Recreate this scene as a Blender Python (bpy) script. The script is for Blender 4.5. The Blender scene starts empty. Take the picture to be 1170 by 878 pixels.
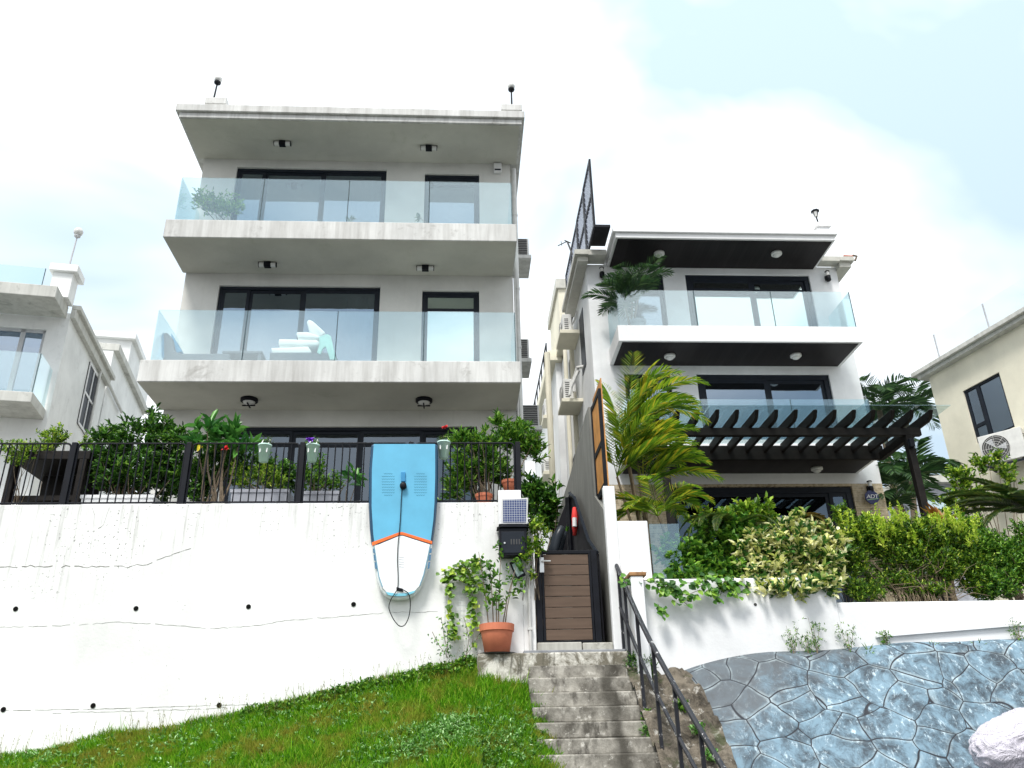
import bpy, math, random
import numpy as np
from mathutils import Vector, Matrix
random.seed(7); RNG = np.random.default_rng(11)
R = math.radians
scene = bpy.context.scene
COL = scene.collection

# ------------------------------------------------------------------ camera
FOC, YAW, PITCH, ROLL = 962.5, 0.0657857, 0.430871, -0.0246341
def _axes():
    cy, sy = math.cos(YAW), math.sin(YAW)
    w = np.array([sy*math.cos(PITCH), cy*math.cos(PITCH), math.sin(PITCH)])
    r = np.array([cy, -sy, 0.0]); u = np.cross(r, w)
    return math.cos(ROLL)*r+math.sin(ROLL)*u, -math.sin(ROLL)*r+math.cos(ROLL)*u, w
CR, CU, CW = _axes()
cam_d = bpy.data.cameras.new('camera'); cam = bpy.data.objects.new('camera', cam_d); COL.objects.link(cam)
cam.matrix_world = Matrix(((CR[0], CU[0], -CW[0], 0), (CR[1], CU[1], -CW[1], 0), (CR[2], CU[2], -CW[2], 0), (0, 0, 0, 1)))
cam_d.sensor_width = 36; cam_d.lens = FOC/1170*36; cam_d.clip_start = 0.05; cam_d.clip_end = 3000
scene.camera = cam
# heights are measured from the eye (z = 0); G(px,py,Y) gives the point of a vertical plane seen at a photo position
def S(px, py):
    d = CW + CR*(px-585)/FOC - CU*(py-439)/FOC
    return d[0]/d[1], d[2]/d[1]
def G(px, py, Y):
    a, b = S(px, py); return Vector((a*Y, Y, b*Y))

# ------------------------------------------------------------------ world, sun, exposure
world = bpy.data.worlds.new('World'); scene.world = world; world.use_nodes = True
nt = world.node_tree; N = nt.nodes; L = nt.links; N.clear()
out = N.new('ShaderNodeOutputWorld'); bg = N.new('ShaderNodeBackground'); L.new(bg.outputs[0], out.inputs[0])
SUN_EL, SUN_AZ = 58.0, 205.0     # compass-like: 180 = behind the camera
sky = N.new('ShaderNodeTexSky'); sky.sky_type = 'NISHITA'; sky.sun_disc = False
sky.sun_elevation = R(SUN_EL); sky.sun_rotation = R(SUN_AZ); sky.air_density = 1.0; sky.dust_density = 3.0
skm = N.new('ShaderNodeVectorMath'); skm.operation = 'SCALE'; skm.inputs['Scale'].default_value = 0.10
L.new(sky.outputs[0], skm.inputs[0])
tc = N.new('ShaderNodeTexCoord'); mp = N.new('ShaderNodeMapping'); mp.inputs['Scale'].default_value = (1.0, 1.0, 1.6)
mp.inputs['Location'].default_value = (0.35, 0.1, 0.55)
L.new(tc.outputs['Generated'], mp.inputs[0])
n1 = N.new('ShaderNodeTexNoise'); n1.inputs['Scale'].default_value = 1.7; n1.inputs['Detail'].default_value = 5; n1.inputs['Roughness'].default_value = .5
n1.inputs['Distortion'].default_value = .4
L.new(mp.outputs[0], n1.inputs[0])
rp = N.new('ShaderNodeValToRGB'); rp.color_ramp.elements[0].position = .38; rp.color_ramp.elements[1].position = .575
rp.color_ramp.elements[0].color = (.42, .53, .62, 1); rp.color_ramp.elements[1].color = (1.0, 1.0, 1.0, 1)
L.new(n1.outputs[0], rp.inputs[0])
# overcast deck: brighter overhead than at the horizon
sep = N.new('ShaderNodeSeparateXYZ'); L.new(tc.outputs['Generated'], sep.inputs[0])
mr = N.new('ShaderNodeMapRange'); mr.inputs['From Min'].default_value = 0.0; mr.inputs['From Max'].default_value = 1.0
mr.inputs['To Min'].default_value = 0.86; mr.inputs['To Max'].default_value = 1.35
L.new(sep.outputs[2], mr.inputs[0])
cl = N.new('ShaderNodeVectorMath'); cl.operation = 'SCALE'; L.new(rp.outputs[0], cl.inputs[0]); L.new(mr.outputs[0], cl.inputs['Scale'])
mx = N.new('ShaderNodeMix'); mx.data_type = 'RGBA'; mx.inputs[0].default_value = 0.93
L.new(skm.outputs[0], mx.inputs[6]); L.new(cl.outputs[0], mx.inputs[7])
L.new(mx.outputs[2], bg.inputs[0]); bg.inputs[1].default_value = 1.0

sun_d = bpy.data.lights.new('sun', 'SUN'); sun_d.energy = 2.5; sun_d.angle = R(15); sun_d.color = (1.0, .97, .92)
sun = bpy.data.objects.new('sun', sun_d); COL.objects.link(sun)
az = R(SUN_AZ); sv = Vector((math.sin(az)*math.cos(R(SUN_EL)), math.cos(az)*math.cos(R(SUN_EL)), math.sin(R(SUN_EL))))
sun.rotation_euler = sv.to_track_quat('Z', 'Y').to_euler()
scene.view_settings.view_transform = 'Standard'; scene.view_settings.look = 'None'
scene.view_settings.exposure = 0.70; scene.view_settings.gamma = 1.0; scene.view_settings.use_curve_mapping = False
scene.cycles.max_bounces = 8; scene.cycles.transparent_max_bounces = 24

# ------------------------------------------------------------------ helpers
class MB:
    def __init__(s): s.v = []; s.f = []
    def box(s, x0, x1, y0, y1, z0, z1, M=None):
        c = [(x0,y0,z0),(x1,y0,z0),(x1,y1,z0),(x0,y1,z0),(x0,y0,z1),(x1,y0,z1),(x1,y1,z1),(x0,y1,z1)]
        if M is not None: c = [tuple(M @ Vector(p)) for p in c]
        b = len(s.v); s.v += c
        s.f += [tuple(b+i for i in q) for q in ((0,3,2,1),(4,5,6,7),(0,1,5,4),(1,2,6,5),(2,3,7,6),(3,0,4,7))]
        return s
    def prism(s, pts, d):                       # closed polygon (3D points) extruded by vector d
        b = len(s.v); n = len(pts); d = Vector(d)
        s.v += [tuple(p) for p in pts] + [tuple(Vector(p)+d) for p in pts]
        s.f += [tuple(b+i for i in range(n)), tuple(b+n+i for i in reversed(range(n)))]
        s.f += [(b+i, b+n+i, b+n+(i+1) % n, b+(i+1) % n) for i in range(n)]
        return s
    def tube(s, pts, r, n=8, caps=True):
        pts = [Vector(p) for p in pts]; rs = r if isinstance(r, (list, tuple)) else [r]*len(pts)
        b = len(s.v); prev = None
        for i, p in enumerate(pts):
            t = (pts[min(i+1, len(pts)-1)]-pts[max(i-1, 0)]).normalized()
            if prev is None: a = t.orthogonal().normalized()
            else: a = (prev - t*prev.dot(t)); a = a.normalized() if a.length > 1e-6 else t.orthogonal().normalized()
            prev = a; c = t.cross(a)
            for k in range(n):
                th = 2*math.pi*k/n; s.v.append(tuple(p+(a*math.cos(th)+c*math.sin(th))*rs[i]))
        for i in range(len(pts)-1):
            for k in range(n):
                s.f.append((b+i*n+k, b+i*n+(k+1) % n, b+(i+1)*n+(k+1) % n, b+(i+1)*n+k))
        if caps:
            s.f.append(tuple(b+k for k in reversed(range(n)))); s.f.append(tuple(b+(len(pts)-1)*n+k for k in range(n)))
        return s
    def lathe(s, prof, c, n=24, axis='Z'):      # prof: (radius, height)
        b = len(s.v)
        for (r, h) in prof:
            for k in range(n):
                th = 2*math.pi*k/n; x, y = r*math.cos(th), r*math.sin(th)
                s.v.append((c[0]+x, c[1]+y, c[2]+h) if axis == 'Z' else (c[0]+x, c[1]+h, c[2]+y) if axis == 'Y' else (c[0]+h, c[1]+x, c[2]+y))
        for i in range(len(prof)-1):
            for k in range(n): s.f.append((b+i*n+k, b+i*n+(k+1) % n, b+(i+1)*n+(k+1) % n, b+(i+1)*n+k))
        s.f.append(tuple(b+k for k in reversed(range(n)))); s.f.append(tuple(b+(len(prof)-1)*n+k for k in range(n)))
        return s
    def build(s, name, mat, parent=None, bevel=0, smooth=False):
        me = bpy.data.meshes.new(name); me.from_pydata(s.v, [], s.f); me.update()
        import bmesh
        bm = bmesh.new(); bm.from_mesh(me); bmesh.ops.recalc_face_normals(bm, faces=bm.faces); bm.to_mesh(me); bm.free()
        return link(name, me, mat, parent, bevel, smooth)
def link(name, me, mat, parent=None, bevel=0, smooth=False):
    o = bpy.data.objects.new(name, me); COL.objects.link(o)
    if mat: me.materials.append(mat)
    if parent: o.parent = parent; o.matrix_parent_inverse = PINV.get(parent.name, Matrix.Identity(4))
    if bevel:
        m = o.modifiers.new('bevel', 'BEVEL'); m.width = bevel; m.segments = 2; m.limit_method = 'ANGLE'
    if smooth:
        for p in me.polygons: p.use_smooth = True
    return o
PINV = {}
def thing(name, label, cat, loc, group=None, rotz=0, local=False):
    """Empty at the thing's base. Parts are modelled in world coordinates unless local=True."""
    o = bpy.data.objects.new(name, None); COL.objects.link(o); o.empty_display_size = .2
    o.location = loc; o.rotation_euler = (0, 0, rotz)
    PINV[o.name] = Matrix.Identity(4) if local else (Matrix.Translation(loc) @ Matrix.Rotation(rotz, 4, 'Z')).inverted()
    tag(o, label, cat, group); return o
def tag(o, label, cat, group=None, kind=None):
    if label: o['label'] = label
    if cat: o['category'] = cat
    if group: o['group'] = group
    if kind: o['kind'] = kind
    return o
def copy_thing(o, delta=None, label=None, matrix=None):
    c = o.copy(); COL.objects.link(c)
    if delta is not None: c.location = Vector(o.location)+Vector(delta)
    if label: c['label'] = label
    for ch in list(o.children):
        d = ch.copy(); COL.objects.link(d); d.parent = c; d.matrix_parent_inverse = ch.matrix_parent_inverse.copy()
        for g in list(ch.children):
            e = g.copy(); COL.objects.link(e); e.parent = d; e.matrix_parent_inverse = g.matrix_parent_inverse.copy()
    return c
def struct(o): o['kind'] = 'structure'; return o

# ------------------------------------------------------------------ materials
def mat(name): 
    m = bpy.data.materials.new(name); m.use_nodes = True
    n = m.node_tree.nodes; b = n['Principled BSDF']; return m, n, m.node_tree.links, b
def noise(n, l, scale, detail=4, rough=.55, vec=None, sc=None, dist=0):
    t = n.new('ShaderNodeTexNoise'); t.inputs['Scale'].default_value = scale; t.inputs['Detail'].default_value = detail
    t.inputs['Roughness'].default_value = rough; t.inputs['Distortion'].default_value = dist
    c = n.new('ShaderNodeTexCoord'); src = c.outputs['Object'] if vec is None else vec
    if sc:
        m = n.new('ShaderNodeMapping'); m.inputs['Scale'].default_value = sc; l.new(src, m.inputs[0]); src = m.outputs[0]
    l.new(src, t.inputs[0]); return t.outputs[0]
def ramp(n, l, src, p0, p1, c0=(0,0,0), c1=(1,1,1)):
    r = n.new('ShaderNodeValToRGB'); e = r.color_ramp.elements
    e[0].position = p0; e[1].position = p1; e[0].color = (*c0, 1); e[1].color = (*c1, 1)
    l.new(src, r.inputs[0]); return r.outputs[0]
def mixc(n, l, fac, a, b, mode='MIX'):
    m = n.new('ShaderNodeMix'); m.data_type = 'RGBA'; m.blend_type = mode
    for i, v in ((0, fac), (6, a), (7, b)):
        if isinstance(v, (int, float)): m.inputs[i].default_value = v
        elif isinstance(v, tuple): m.inputs[i].default_value = (*v, 1)
        else: l.new(v, m.inputs[i])
    return m.outputs[2]
def bump(n, l, b, h, strength=.3, dist=.01):
    q = n.new('ShaderNodeBump'); q.inputs['Strength'].default_value = strength; q.inputs['Distance'].default_value = dist
    l.new(h, q.inputs['Height']); l.new(q.outputs[0], b.inputs['Normal'])
def simple(name, col, rough=.6, metal=0, var=.12, scale=6, bmp=0):
    m, n, l, b = mat(name); b.inputs['Specular IOR Level'].default_value = .18 if max(col) < .04 else .45; b.inputs['Roughness'].default_value = rough; b.inputs['Metallic'].default_value = metal
    f = noise(n, l, scale, 5); c = ramp(n, l, f, .3, .7, tuple(x*(1-var) for x in col), tuple(min(1, x*(1+var)) for x in col))
    l.new(c, b.inputs['Base Color'])
    if bmp: bump(n, l, b, noise(n, l, scale*8, 3), bmp)
    return m
def plaster(name, col, grime=(.22,.21,.18), amount=.5, streak=.5, speck=0.0, sstart=.55):
    m, n, l, b = mat(name); b.inputs['Roughness'].default_value = .85
    big = noise(n, l, .9, 6, .6); c = mixc(n, l, ramp(n, l, big, .35, .70), col, tuple(x*.80 for x in col))
    st = noise(n, l, 1.0, 6, .62, sc=(7, 7, .55)); sm = ramp(n, l, st, sstart, .85, (0,0,0), (streak,)*3)
    c = mixc(n, l, sm, c, grime)
    pt = noise(n, l, 2.3, 9, .72, dist=.6); pm = ramp(n, l, pt, .56, .76, (0,0,0), (amount,)*3)
    c = mixc(n, l, pm, c, grime)
    if speck:
        sp = noise(n, l, 26, 3, .5); big2 = noise(n, l, 1.3, 4, .5)
        mm = n.new('ShaderNodeMath'); mm.operation = 'MULTIPLY'
        l.new(ramp(n, l, sp, .625, .66), mm.inputs[0]); l.new(ramp(n, l, big2, .47, .62), mm.inputs[1])
        if speck == 2:      # lichen and drip marks only towards the coping of the wall
            tz = n.new('ShaderNodeTexCoord'); sz = n.new('ShaderNodeSeparateXYZ'); l.new(tz.outputs['Object'], sz.inputs[0])
            nz = n.new('ShaderNodeMath'); nz.operation = 'MULTIPLY_ADD'; nz.inputs[1].default_value = 1.6; l.new(noise(n, l, .8, 4), nz.inputs[0]); l.new(sz.outputs[2], nz.inputs[2])
            xz = n.new('ShaderNodeMath'); xz.operation = 'MULTIPLY_ADD'; xz.inputs[1].default_value = -.12; l.new(sz.outputs[0], xz.inputs[0]); l.new(nz.outputs[0], xz.inputs[2])
            zm = ramp(n, l, xz.outputs[0], 3.3/5, 4.1/5); zm.node.inputs[0].links and None
            dv = n.new('ShaderNodeMath'); dv.operation = 'DIVIDE'; dv.inputs[1].default_value = 5; l.new(xz.outputs[0], dv.inputs[0]); l.new(dv.outputs[0], zm.node.inputs[0])
            m3 = n.new('ShaderNodeMath'); m3.operation = 'MULTIPLY'; l.new(mm.outputs[0], m3.inputs[0]); l.new(zm, m3.inputs[1])
            f3 = n.new('ShaderNodeMath'); f3.operation = 'MULTIPLY'; l.new(ramp(n, l, noise(n, l, 40, 3, .5), .70, .73), f3.inputs[0]); l.new(ramp(n, l, noise(n, l, .9, 3), .5, .6), f3.inputs[1])
            mm = n.new('ShaderNodeMath'); mm.operation = 'MAXIMUM'; l.new(m3.outputs[0], mm.inputs[0]); l.new(f3.outputs[0], mm.inputs[1])
            d4 = n.new('ShaderNodeMath'); d4.operation = 'MULTIPLY'; l.new(zm, d4.inputs[0]); l.new(ramp(n, l, noise(n, l, 1.0, 7, .7, sc=(16, 16, .8)), .50, .68, (0,0,0), (.45,)*3), d4.inputs[1])
            c = mixc(n, l, d4.outputs[0], c, tuple(x*.8 for x in grime))
        c = mixc(n, l, mm.outputs[0], c, tuple(x*.28 for x in grime))
    l.new(c, b.inputs['Base Color'])
    bump(n, l, b, noise(n, l, 22, 6, .6), .25, .01)
    return m
def leafmat(name, cols, rough=.42, trans=.3, spec=.4):
    m, n, l, b = mat(name); b.inputs['Roughness'].default_value = rough; b.inputs['Specular IOR Level'].default_value = spec
    g = n.new('ShaderNodeNewGeometry'); r = n.new('ShaderNodeValToRGB'); e = r.color_ramp.elements
    while len(e) < len(cols): e.new(.5)
    for i, (p, c) in enumerate(cols): e[i].position = p; e[i].color = (*c, 1)
    l.new(g.outputs['Random Per Island'], r.inputs[0])
    l.new(r.outputs[0], b.inputs['Base Color'])
    t = n.new('ShaderNodeBsdfTranslucent'); l.new(r.outputs[0], t.inputs[0])
    ms = n.new('ShaderNodeMixShader'); ms.inputs[0].default_value = trans
    l.new(b.outputs[0], ms.inputs[1]); l.new(t.outputs[0], ms.inputs[2]); l.new(ms.outputs[0], n['Material Output'].inputs[0])
    return m

M = {}
M['wall_white'] = plaster('whitewash', (.85,.85,.84), grime=(.16,.155,.13), amount=.10, streak=.10, speck=2, sstart=.60)
M['wall_clean'] = plaster('white_paint', (.82,.83,.84), amount=.10, streak=.10)
M['house_cream'] = plaster('grey_cream_render', (.69,.685,.65), amount=.08, streak=.12)
M['slab'] = plaster('weathered_slab', (.68,.68,.66), grime=(.24,.23,.21), amount=.95, streak=.8, sstart=.38)
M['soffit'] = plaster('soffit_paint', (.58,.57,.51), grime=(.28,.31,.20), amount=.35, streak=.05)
M['nbr'] = plaster('old_white_render', (.84,.85,.84), grime=(.35,.35,.33), amount=.40, streak=.25)
M['nbrslab'] = plaster('mossy_slab', (.62,.62,.58), grime=(.16,.16,.14), amount=.9, streak=.5, sstart=.4)
M['cream'] = plaster('pale_yellow_render', (.80,.76,.62), grime=(.5,.47,.36), amount=.30, streak=.12)
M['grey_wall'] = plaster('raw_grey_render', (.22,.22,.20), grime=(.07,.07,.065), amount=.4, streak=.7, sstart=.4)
M['trim'] = simple('trim_offwhite', (.48,.475,.43), .7)
M['white_trim'] = simple('white_trim', (.72,.72,.72), .5, var=.05)
M['frame'] = simple('charcoal_frame', (.014,.018,.026), .45, var=.15)
M['alu'] = simple('grey_aluminium', (.45,.46,.48), .4, var=.1)
M['black'] = simple('black_paint', (.006,.007,.011), .5, var=.3)
M['blackwood'] = simple('dark_stained_timber', (.010,.008,.007), .6, var=.4, scale=9)
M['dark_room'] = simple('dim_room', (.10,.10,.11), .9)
M['curtain'] = simple('curtain_cloth', (.50,.55,.62), .9)
M['pipe'] = simple('white_pipe', (.56,.56,.54), .45, var=.1)
M['ac'] = simple('ac_beige', (.62,.62,.60), .5, var=.1)
M['grille'] = simple('grille_dark', (.05,.05,.05), .6)
M['void'] = simple('black_void', (.004,.004,.004), 1.0)
M['lattice'] = simple('slate_lattice', (.22,.24,.30), .6)
M['glass_edge'] = simple('glass_edge_teal', (.03,.07,.08), .3)
M['chrome'] = simple('brushed_steel', (.6,.6,.6), .3, .9)
M['terracotta'] = simple('terracotta', (.55,.17,.09), .7, var=.12, bmp=.1)
M['planter_grey'] = simple('planter_grey', (.34,.35,.39), .8, var=.25, scale=4)
M['mint'] = simple('mint_enamel', (.52,.72,.65), .4, var=.08)
M['cushion'] = simple('white_cushion', (.80,.82,.80), .9, var=.05)
M['towel'] = simple('mint_towel', (.38,.66,.60), .95, var=.1)
M['blue_seat'] = simple('blue_cloth', (.01,.19,.36), .8)
M['seat_grey'] = simple('grey_wicker', (.09,.10,.12), .7)
M['orange_wood'] = simple('orange_timber', (.50,.23,.06), .55, var=.25, scale=5)
M['bark'] = simple('twig_bark', (.17,.13,.09), .9, var=.35, scale=20)
M['bark_pale'] = simple('pale_twig', (.20,.155,.10), .9, var=.3, scale=20)
M['soil'] = simple('soil', (.05,.035,.025), .95, bmp=.5)
M['red'] = simple('red_cloth', (.60,.035,.03), .8)
M['rock'] = simple('pale_rock', (.42,.42,.40), .9, var=.25, bmp=.4)
M['lampglass'] = simple('frosted_glass', (.62,.62,.60), .25, var=.05)
M['wire'] = simple('white_wire', (.66,.68,.68), .5)
M['flower_red'] = simple('red_petals', (.70,.02,.03), .6)
M['flower_purple'] = simple('purple_petals', (.25,.06,.62), .6)

def glass_rail():
    m, n, l, b = mat('balustrade_glass'); n.remove(b)
    t = n.new('ShaderNodeBsdfTransparent'); t.inputs[0].default_value = (.90, .965, .965, 1)
    g = n.new('ShaderNodeBsdfGlossy'); g.inputs['Roughness'].default_value = .01; g.inputs[0].default_value = (.80,.90,.95,1)
    f = n.new('ShaderNodeFresnel'); gm = n.new('ShaderNodeNewGeometry'); mi = n.new('ShaderNodeMix'); l.new(gm.outputs['Backfacing'], mi.inputs[0]); mi.inputs[2].default_value = 1.5; mi.inputs[3].default_value = 1/1.5; l.new(mi.outputs[0], f.inputs[0])
    mm = n.new('ShaderNodeMath'); mm.operation = 'MULTIPLY_ADD'; mm.inputs[1].default_value = 1.0; mm.inputs[2].default_value = .13
    l.new(f.outputs[0], mm.inputs[0])
    x = n.new('ShaderNodeMixShader'); l.new(mm.outputs[0], x.inputs[0]); l.new(t.outputs[0], x.inputs[1]); l.new(g.outputs[0], x.inputs[2])
    l.new(x.outputs[0], n['Material Output'].inputs[0]); return m
M['rail'] = glass_rail()
M['clear'] = glass_rail(); M['clear'].name = 'clear_glass'
for x_ in M['clear'].node_tree.nodes:
    if x_.type == 'MATH': x_.inputs[1].default_value = .4; x_.inputs[2].default_value = .0
    if x_.type == 'BSDF_TRANSPARENT': x_.inputs[0].default_value = (.985,.99,.99,1)
def glass_pane(name, tint=(.30,.34,.38), refl=.30, gcol=(.62,.74,.88)):
    m, n, l, b = mat(name); n.remove(b)
    t = n.new('ShaderNodeBsdfTransparent'); t.inputs[0].default_value = (*tint, 1)
    g = n.new('ShaderNodeBsdfGlossy'); g.inputs['Roughness'].default_value = .02; g.inputs[0].default_value = (*gcol, 1)
    nn = noise(n, l, 1.3, 2); q = n.new('ShaderNodeBump'); q.inputs['Strength'].default_value = .04; q.inputs['Distance'].default_value = .05
    l.new(nn, q.inputs['Height']); l.new(q.outputs[0], g.inputs['Normal'])
    f = n.new('ShaderNodeFresnel'); gm = n.new('ShaderNodeNewGeometry'); mi = n.new('ShaderNodeMix'); l.new(gm.outputs['Backfacing'], mi.inputs[0]); mi.inputs[2].default_value = 1.5; mi.inputs[3].default_value = 1/1.5; l.new(mi.outputs[0], f.inputs[0])
    mm = n.new('ShaderNodeMath'); mm.operation = 'MULTIPLY_ADD'; mm.inputs[1].default_value = 1.0; mm.inputs[2].default_value = refl
    l.new(f.outputs[0], mm.inputs[0])
    x = n.new('ShaderNodeMixShader'); l.new(mm.outputs[0], x.inputs[0]); l.new(t.outputs[0], x.inputs[1]); l.new(g.outputs[0], x.inputs[2])
    l.new(x.outputs[0], n['Material Output'].inputs[0]); return m
M['pane'] = glass_pane('window_glass')
M['pane_dim'] = glass_pane('dim_window_glass', (.20,.23,.26), .10)
M['pane_bright'] = glass_pane('bright_window_glass', (.35,.4,.4), .62, (.85,.98,.98))

def plank_mat(name, col, width=.12, axis=0, rough=.5, gap=(.004,.004,.004)):
    m, n, l, b = mat(name); b.inputs['Roughness'].default_value = rough; b.inputs['Specular IOR Level'].default_value = .2
    c = n.new('ShaderNodeTexCoord'); s = n.new('ShaderNodeSeparateXYZ'); l.new(c.outputs['Object'], s.inputs[0])
    a = n.new('ShaderNodeMath'); a.operation = 'DIVIDE'; a.inputs[1].default_value = width; l.new(s.outputs[axis], a.inputs[0])
    fr = n.new('ShaderNodeMath'); fr.operation = 'FRACT'; l.new(a.outputs[0], fr.inputs[0])
    fl = n.new('ShaderNodeMath'); fl.operation = 'FLOOR'; l.new(a.outputs[0], fl.inputs[0])
    wn = n.new('ShaderNodeTexWhiteNoise'); wn.noise_dimensions = '1D'; l.new(fl.outputs[0], wn.inputs['W'])
    v = ramp(n, l, wn.outputs[0], 0, 1, tuple(x*.7 for x in col), tuple(x*1.25 for x in col))
    sc = (2, 22, 22) if axis != 0 else (22, 2, 22)
    v = mixc(n, l, ramp(n, l, noise(n, l, 1.0, 5, sc=sc), .35, .7, (0,0,0), (.45,)*3), v, tuple(x*.45 for x in col))
    g = n.new('ShaderNodeMath'); g.operation = 'LESS_THAN'; g.inputs[1].default_value = .07; l.new(fr.outputs[0], g.inputs[0])
    v = mixc(n, l, g.outputs[0], v, gap); l.new(v, b.inputs['Base Color']); return m
M['dark_planks'] = plank_mat('dark_soffit_boards', (.014,.011,.012), .11)

def stone_clad():
    m, n, l, b = mat('split_stone_cladding'); b.inputs['Roughness'].default_value = .85
    c = n.new('ShaderNodeTexCoord'); mpn = n.new('ShaderNodeMapping'); mpn.inputs['Rotation'].default_value = (R(90), 0, 0); l.new(c.outputs['Object'], mpn.inputs[0])
    br = n.new('ShaderNodeTexBrick'); br.inputs['Scale'].default_value = 1; br.inputs['Brick Width'].default_value = .23; br.inputs['Row Height'].default_value = .055
    br.inputs['Mortar Size'].default_value = .004; br.inputs['Color1'].default_value = (.50,.40,.26,1); br.inputs['Color2'].default_value = (.30,.24,.15,1); br.inputs['Mortar'].default_value = (.12,.09,.06,1)
    l.new(mpn.outputs[0], br.inputs[0]); v = mixc(n, l, ramp(n, l, noise(n, l, 14, 5), .35, .7), br.outputs[0], (.55,.47,.34))
    l.new(v, b.inputs['Base Color']); bump(n, l, b, br.outputs['Fac'], -.8, .02); return m
M['stone'] = stone_clad()

def step_mat():
    m, n, l, b = mat('old_concrete_steps'); b.inputs['Roughness'].default_value = .9
    c = mixc(n, l, ramp(n, l, noise(n, l, 3.2, 9, .7), .36, .62), (.13,.12,.10), (.40,.38,.335))
    c = mixc(n, l, ramp(n, l, noise(n, l, 1.6, 7, .68, sc=(3,3,1.4)), .50, .64, (0,0,0), (.9,)*3), c, (.058,.052,.042))
    c = mixc(n, l, ramp(n, l, noise(n, l, 12, 6, .7), .58, .68, (0,0,0), (.75,)*3), c, (.66,.64,.58))
    # damp dark trail running down the middle
    tc_ = n.new('ShaderNodeTexCoord'); sp = n.new('ShaderNodeSeparateXYZ'); l.new(tc_.outputs['Object'], sp.inputs[0])
    md = n.new('ShaderNodeMath'); md.operation = 'ADD'; l.new(sp.outputs[0], md.inputs[0])
    wv = n.new('ShaderNodeMath'); wv.operation = 'MULTIPLY_ADD'; wv.inputs[1].default_value = .5; wv.inputs[2].default_value = -1.98
    l.new(noise(n, l, 2.0, 3), wv.inputs[0]); l.new(wv.outputs[0], md.inputs[1])
    ab = n.new('ShaderNodeMath'); ab.operation = 'ABSOLUTE'; l.new(md.outputs[0], ab.inputs[0])
    c = mixc(n, l, ramp(n, l, ab.outputs[0], .03, .13, (.85,)*3, (0,0,0)), c, (.05,.045,.035))
    l.new(c, b.inputs['Base Color']); bump(n, l, b, noise(n, l, 18, 8, .7), .7, .015); return m
M['steps'] = step_mat()
M['old_plaster'] = plaster('mossy_concrete', (.15,.13,.105), grime=(.07,.06,.045), amount=.95, streak=.3)
M['whitewash_old'] = plaster('flaked_whitewash', (.52,.51,.46), grime=(.13,.12,.09), amount=1.0, streak=.8, speck=1, sstart=.38)

def rubble():
    m, n, l, b = mat('mossy_rubble'); b.inputs['Roughness'].default_value = .95
    c = mixc(n, l, ramp(n, l, noise(n, l, 4, 9, .75, dist=.8), .38, .60), (.030,.024,.016), (.20,.17,.13))
    c = mixc(n, l, ramp(n, l, noise(n, l, 7, 7, .7), .58, .64, (0,0,0), (.8,)*3), c, (.50,.48,.43))
    c = mixc(n, l, ramp(n, l, noise(n, l, 2.2, 6, .7), .52, .62, (0,0,0), (.7,)*3), c, (.05,.07,.02))
    l.new(c, b.inputs['Base Color']); bump(n, l, b, noise(n, l, 12, 9, .75), 1.0, .05); return m
M['rough_conc'] = rubble()
def flaked():
    m, n, l, b = mat('landing_render'); b.inputs['Roughness'].default_value = .9
    c = mixc(n, l, ramp(n, l, noise(n, l, 4.5, 9, .72, dist=.5), .42, .56), (.16,.145,.11), (.62,.60,.54))
    c = mixc(n, l, ramp(n, l, noise(n, l, 1.2, 6, .7, sc=(6,6,1)), .56, .64, (0,0,0), (.8,)*3), c, (.07,.065,.045))
    l.new(c, b.inputs['Base Color']); bump(n, l, b, noise(n, l, 16, 8, .7), .6, .02); return m
M['landing'] = flaked()
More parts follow.
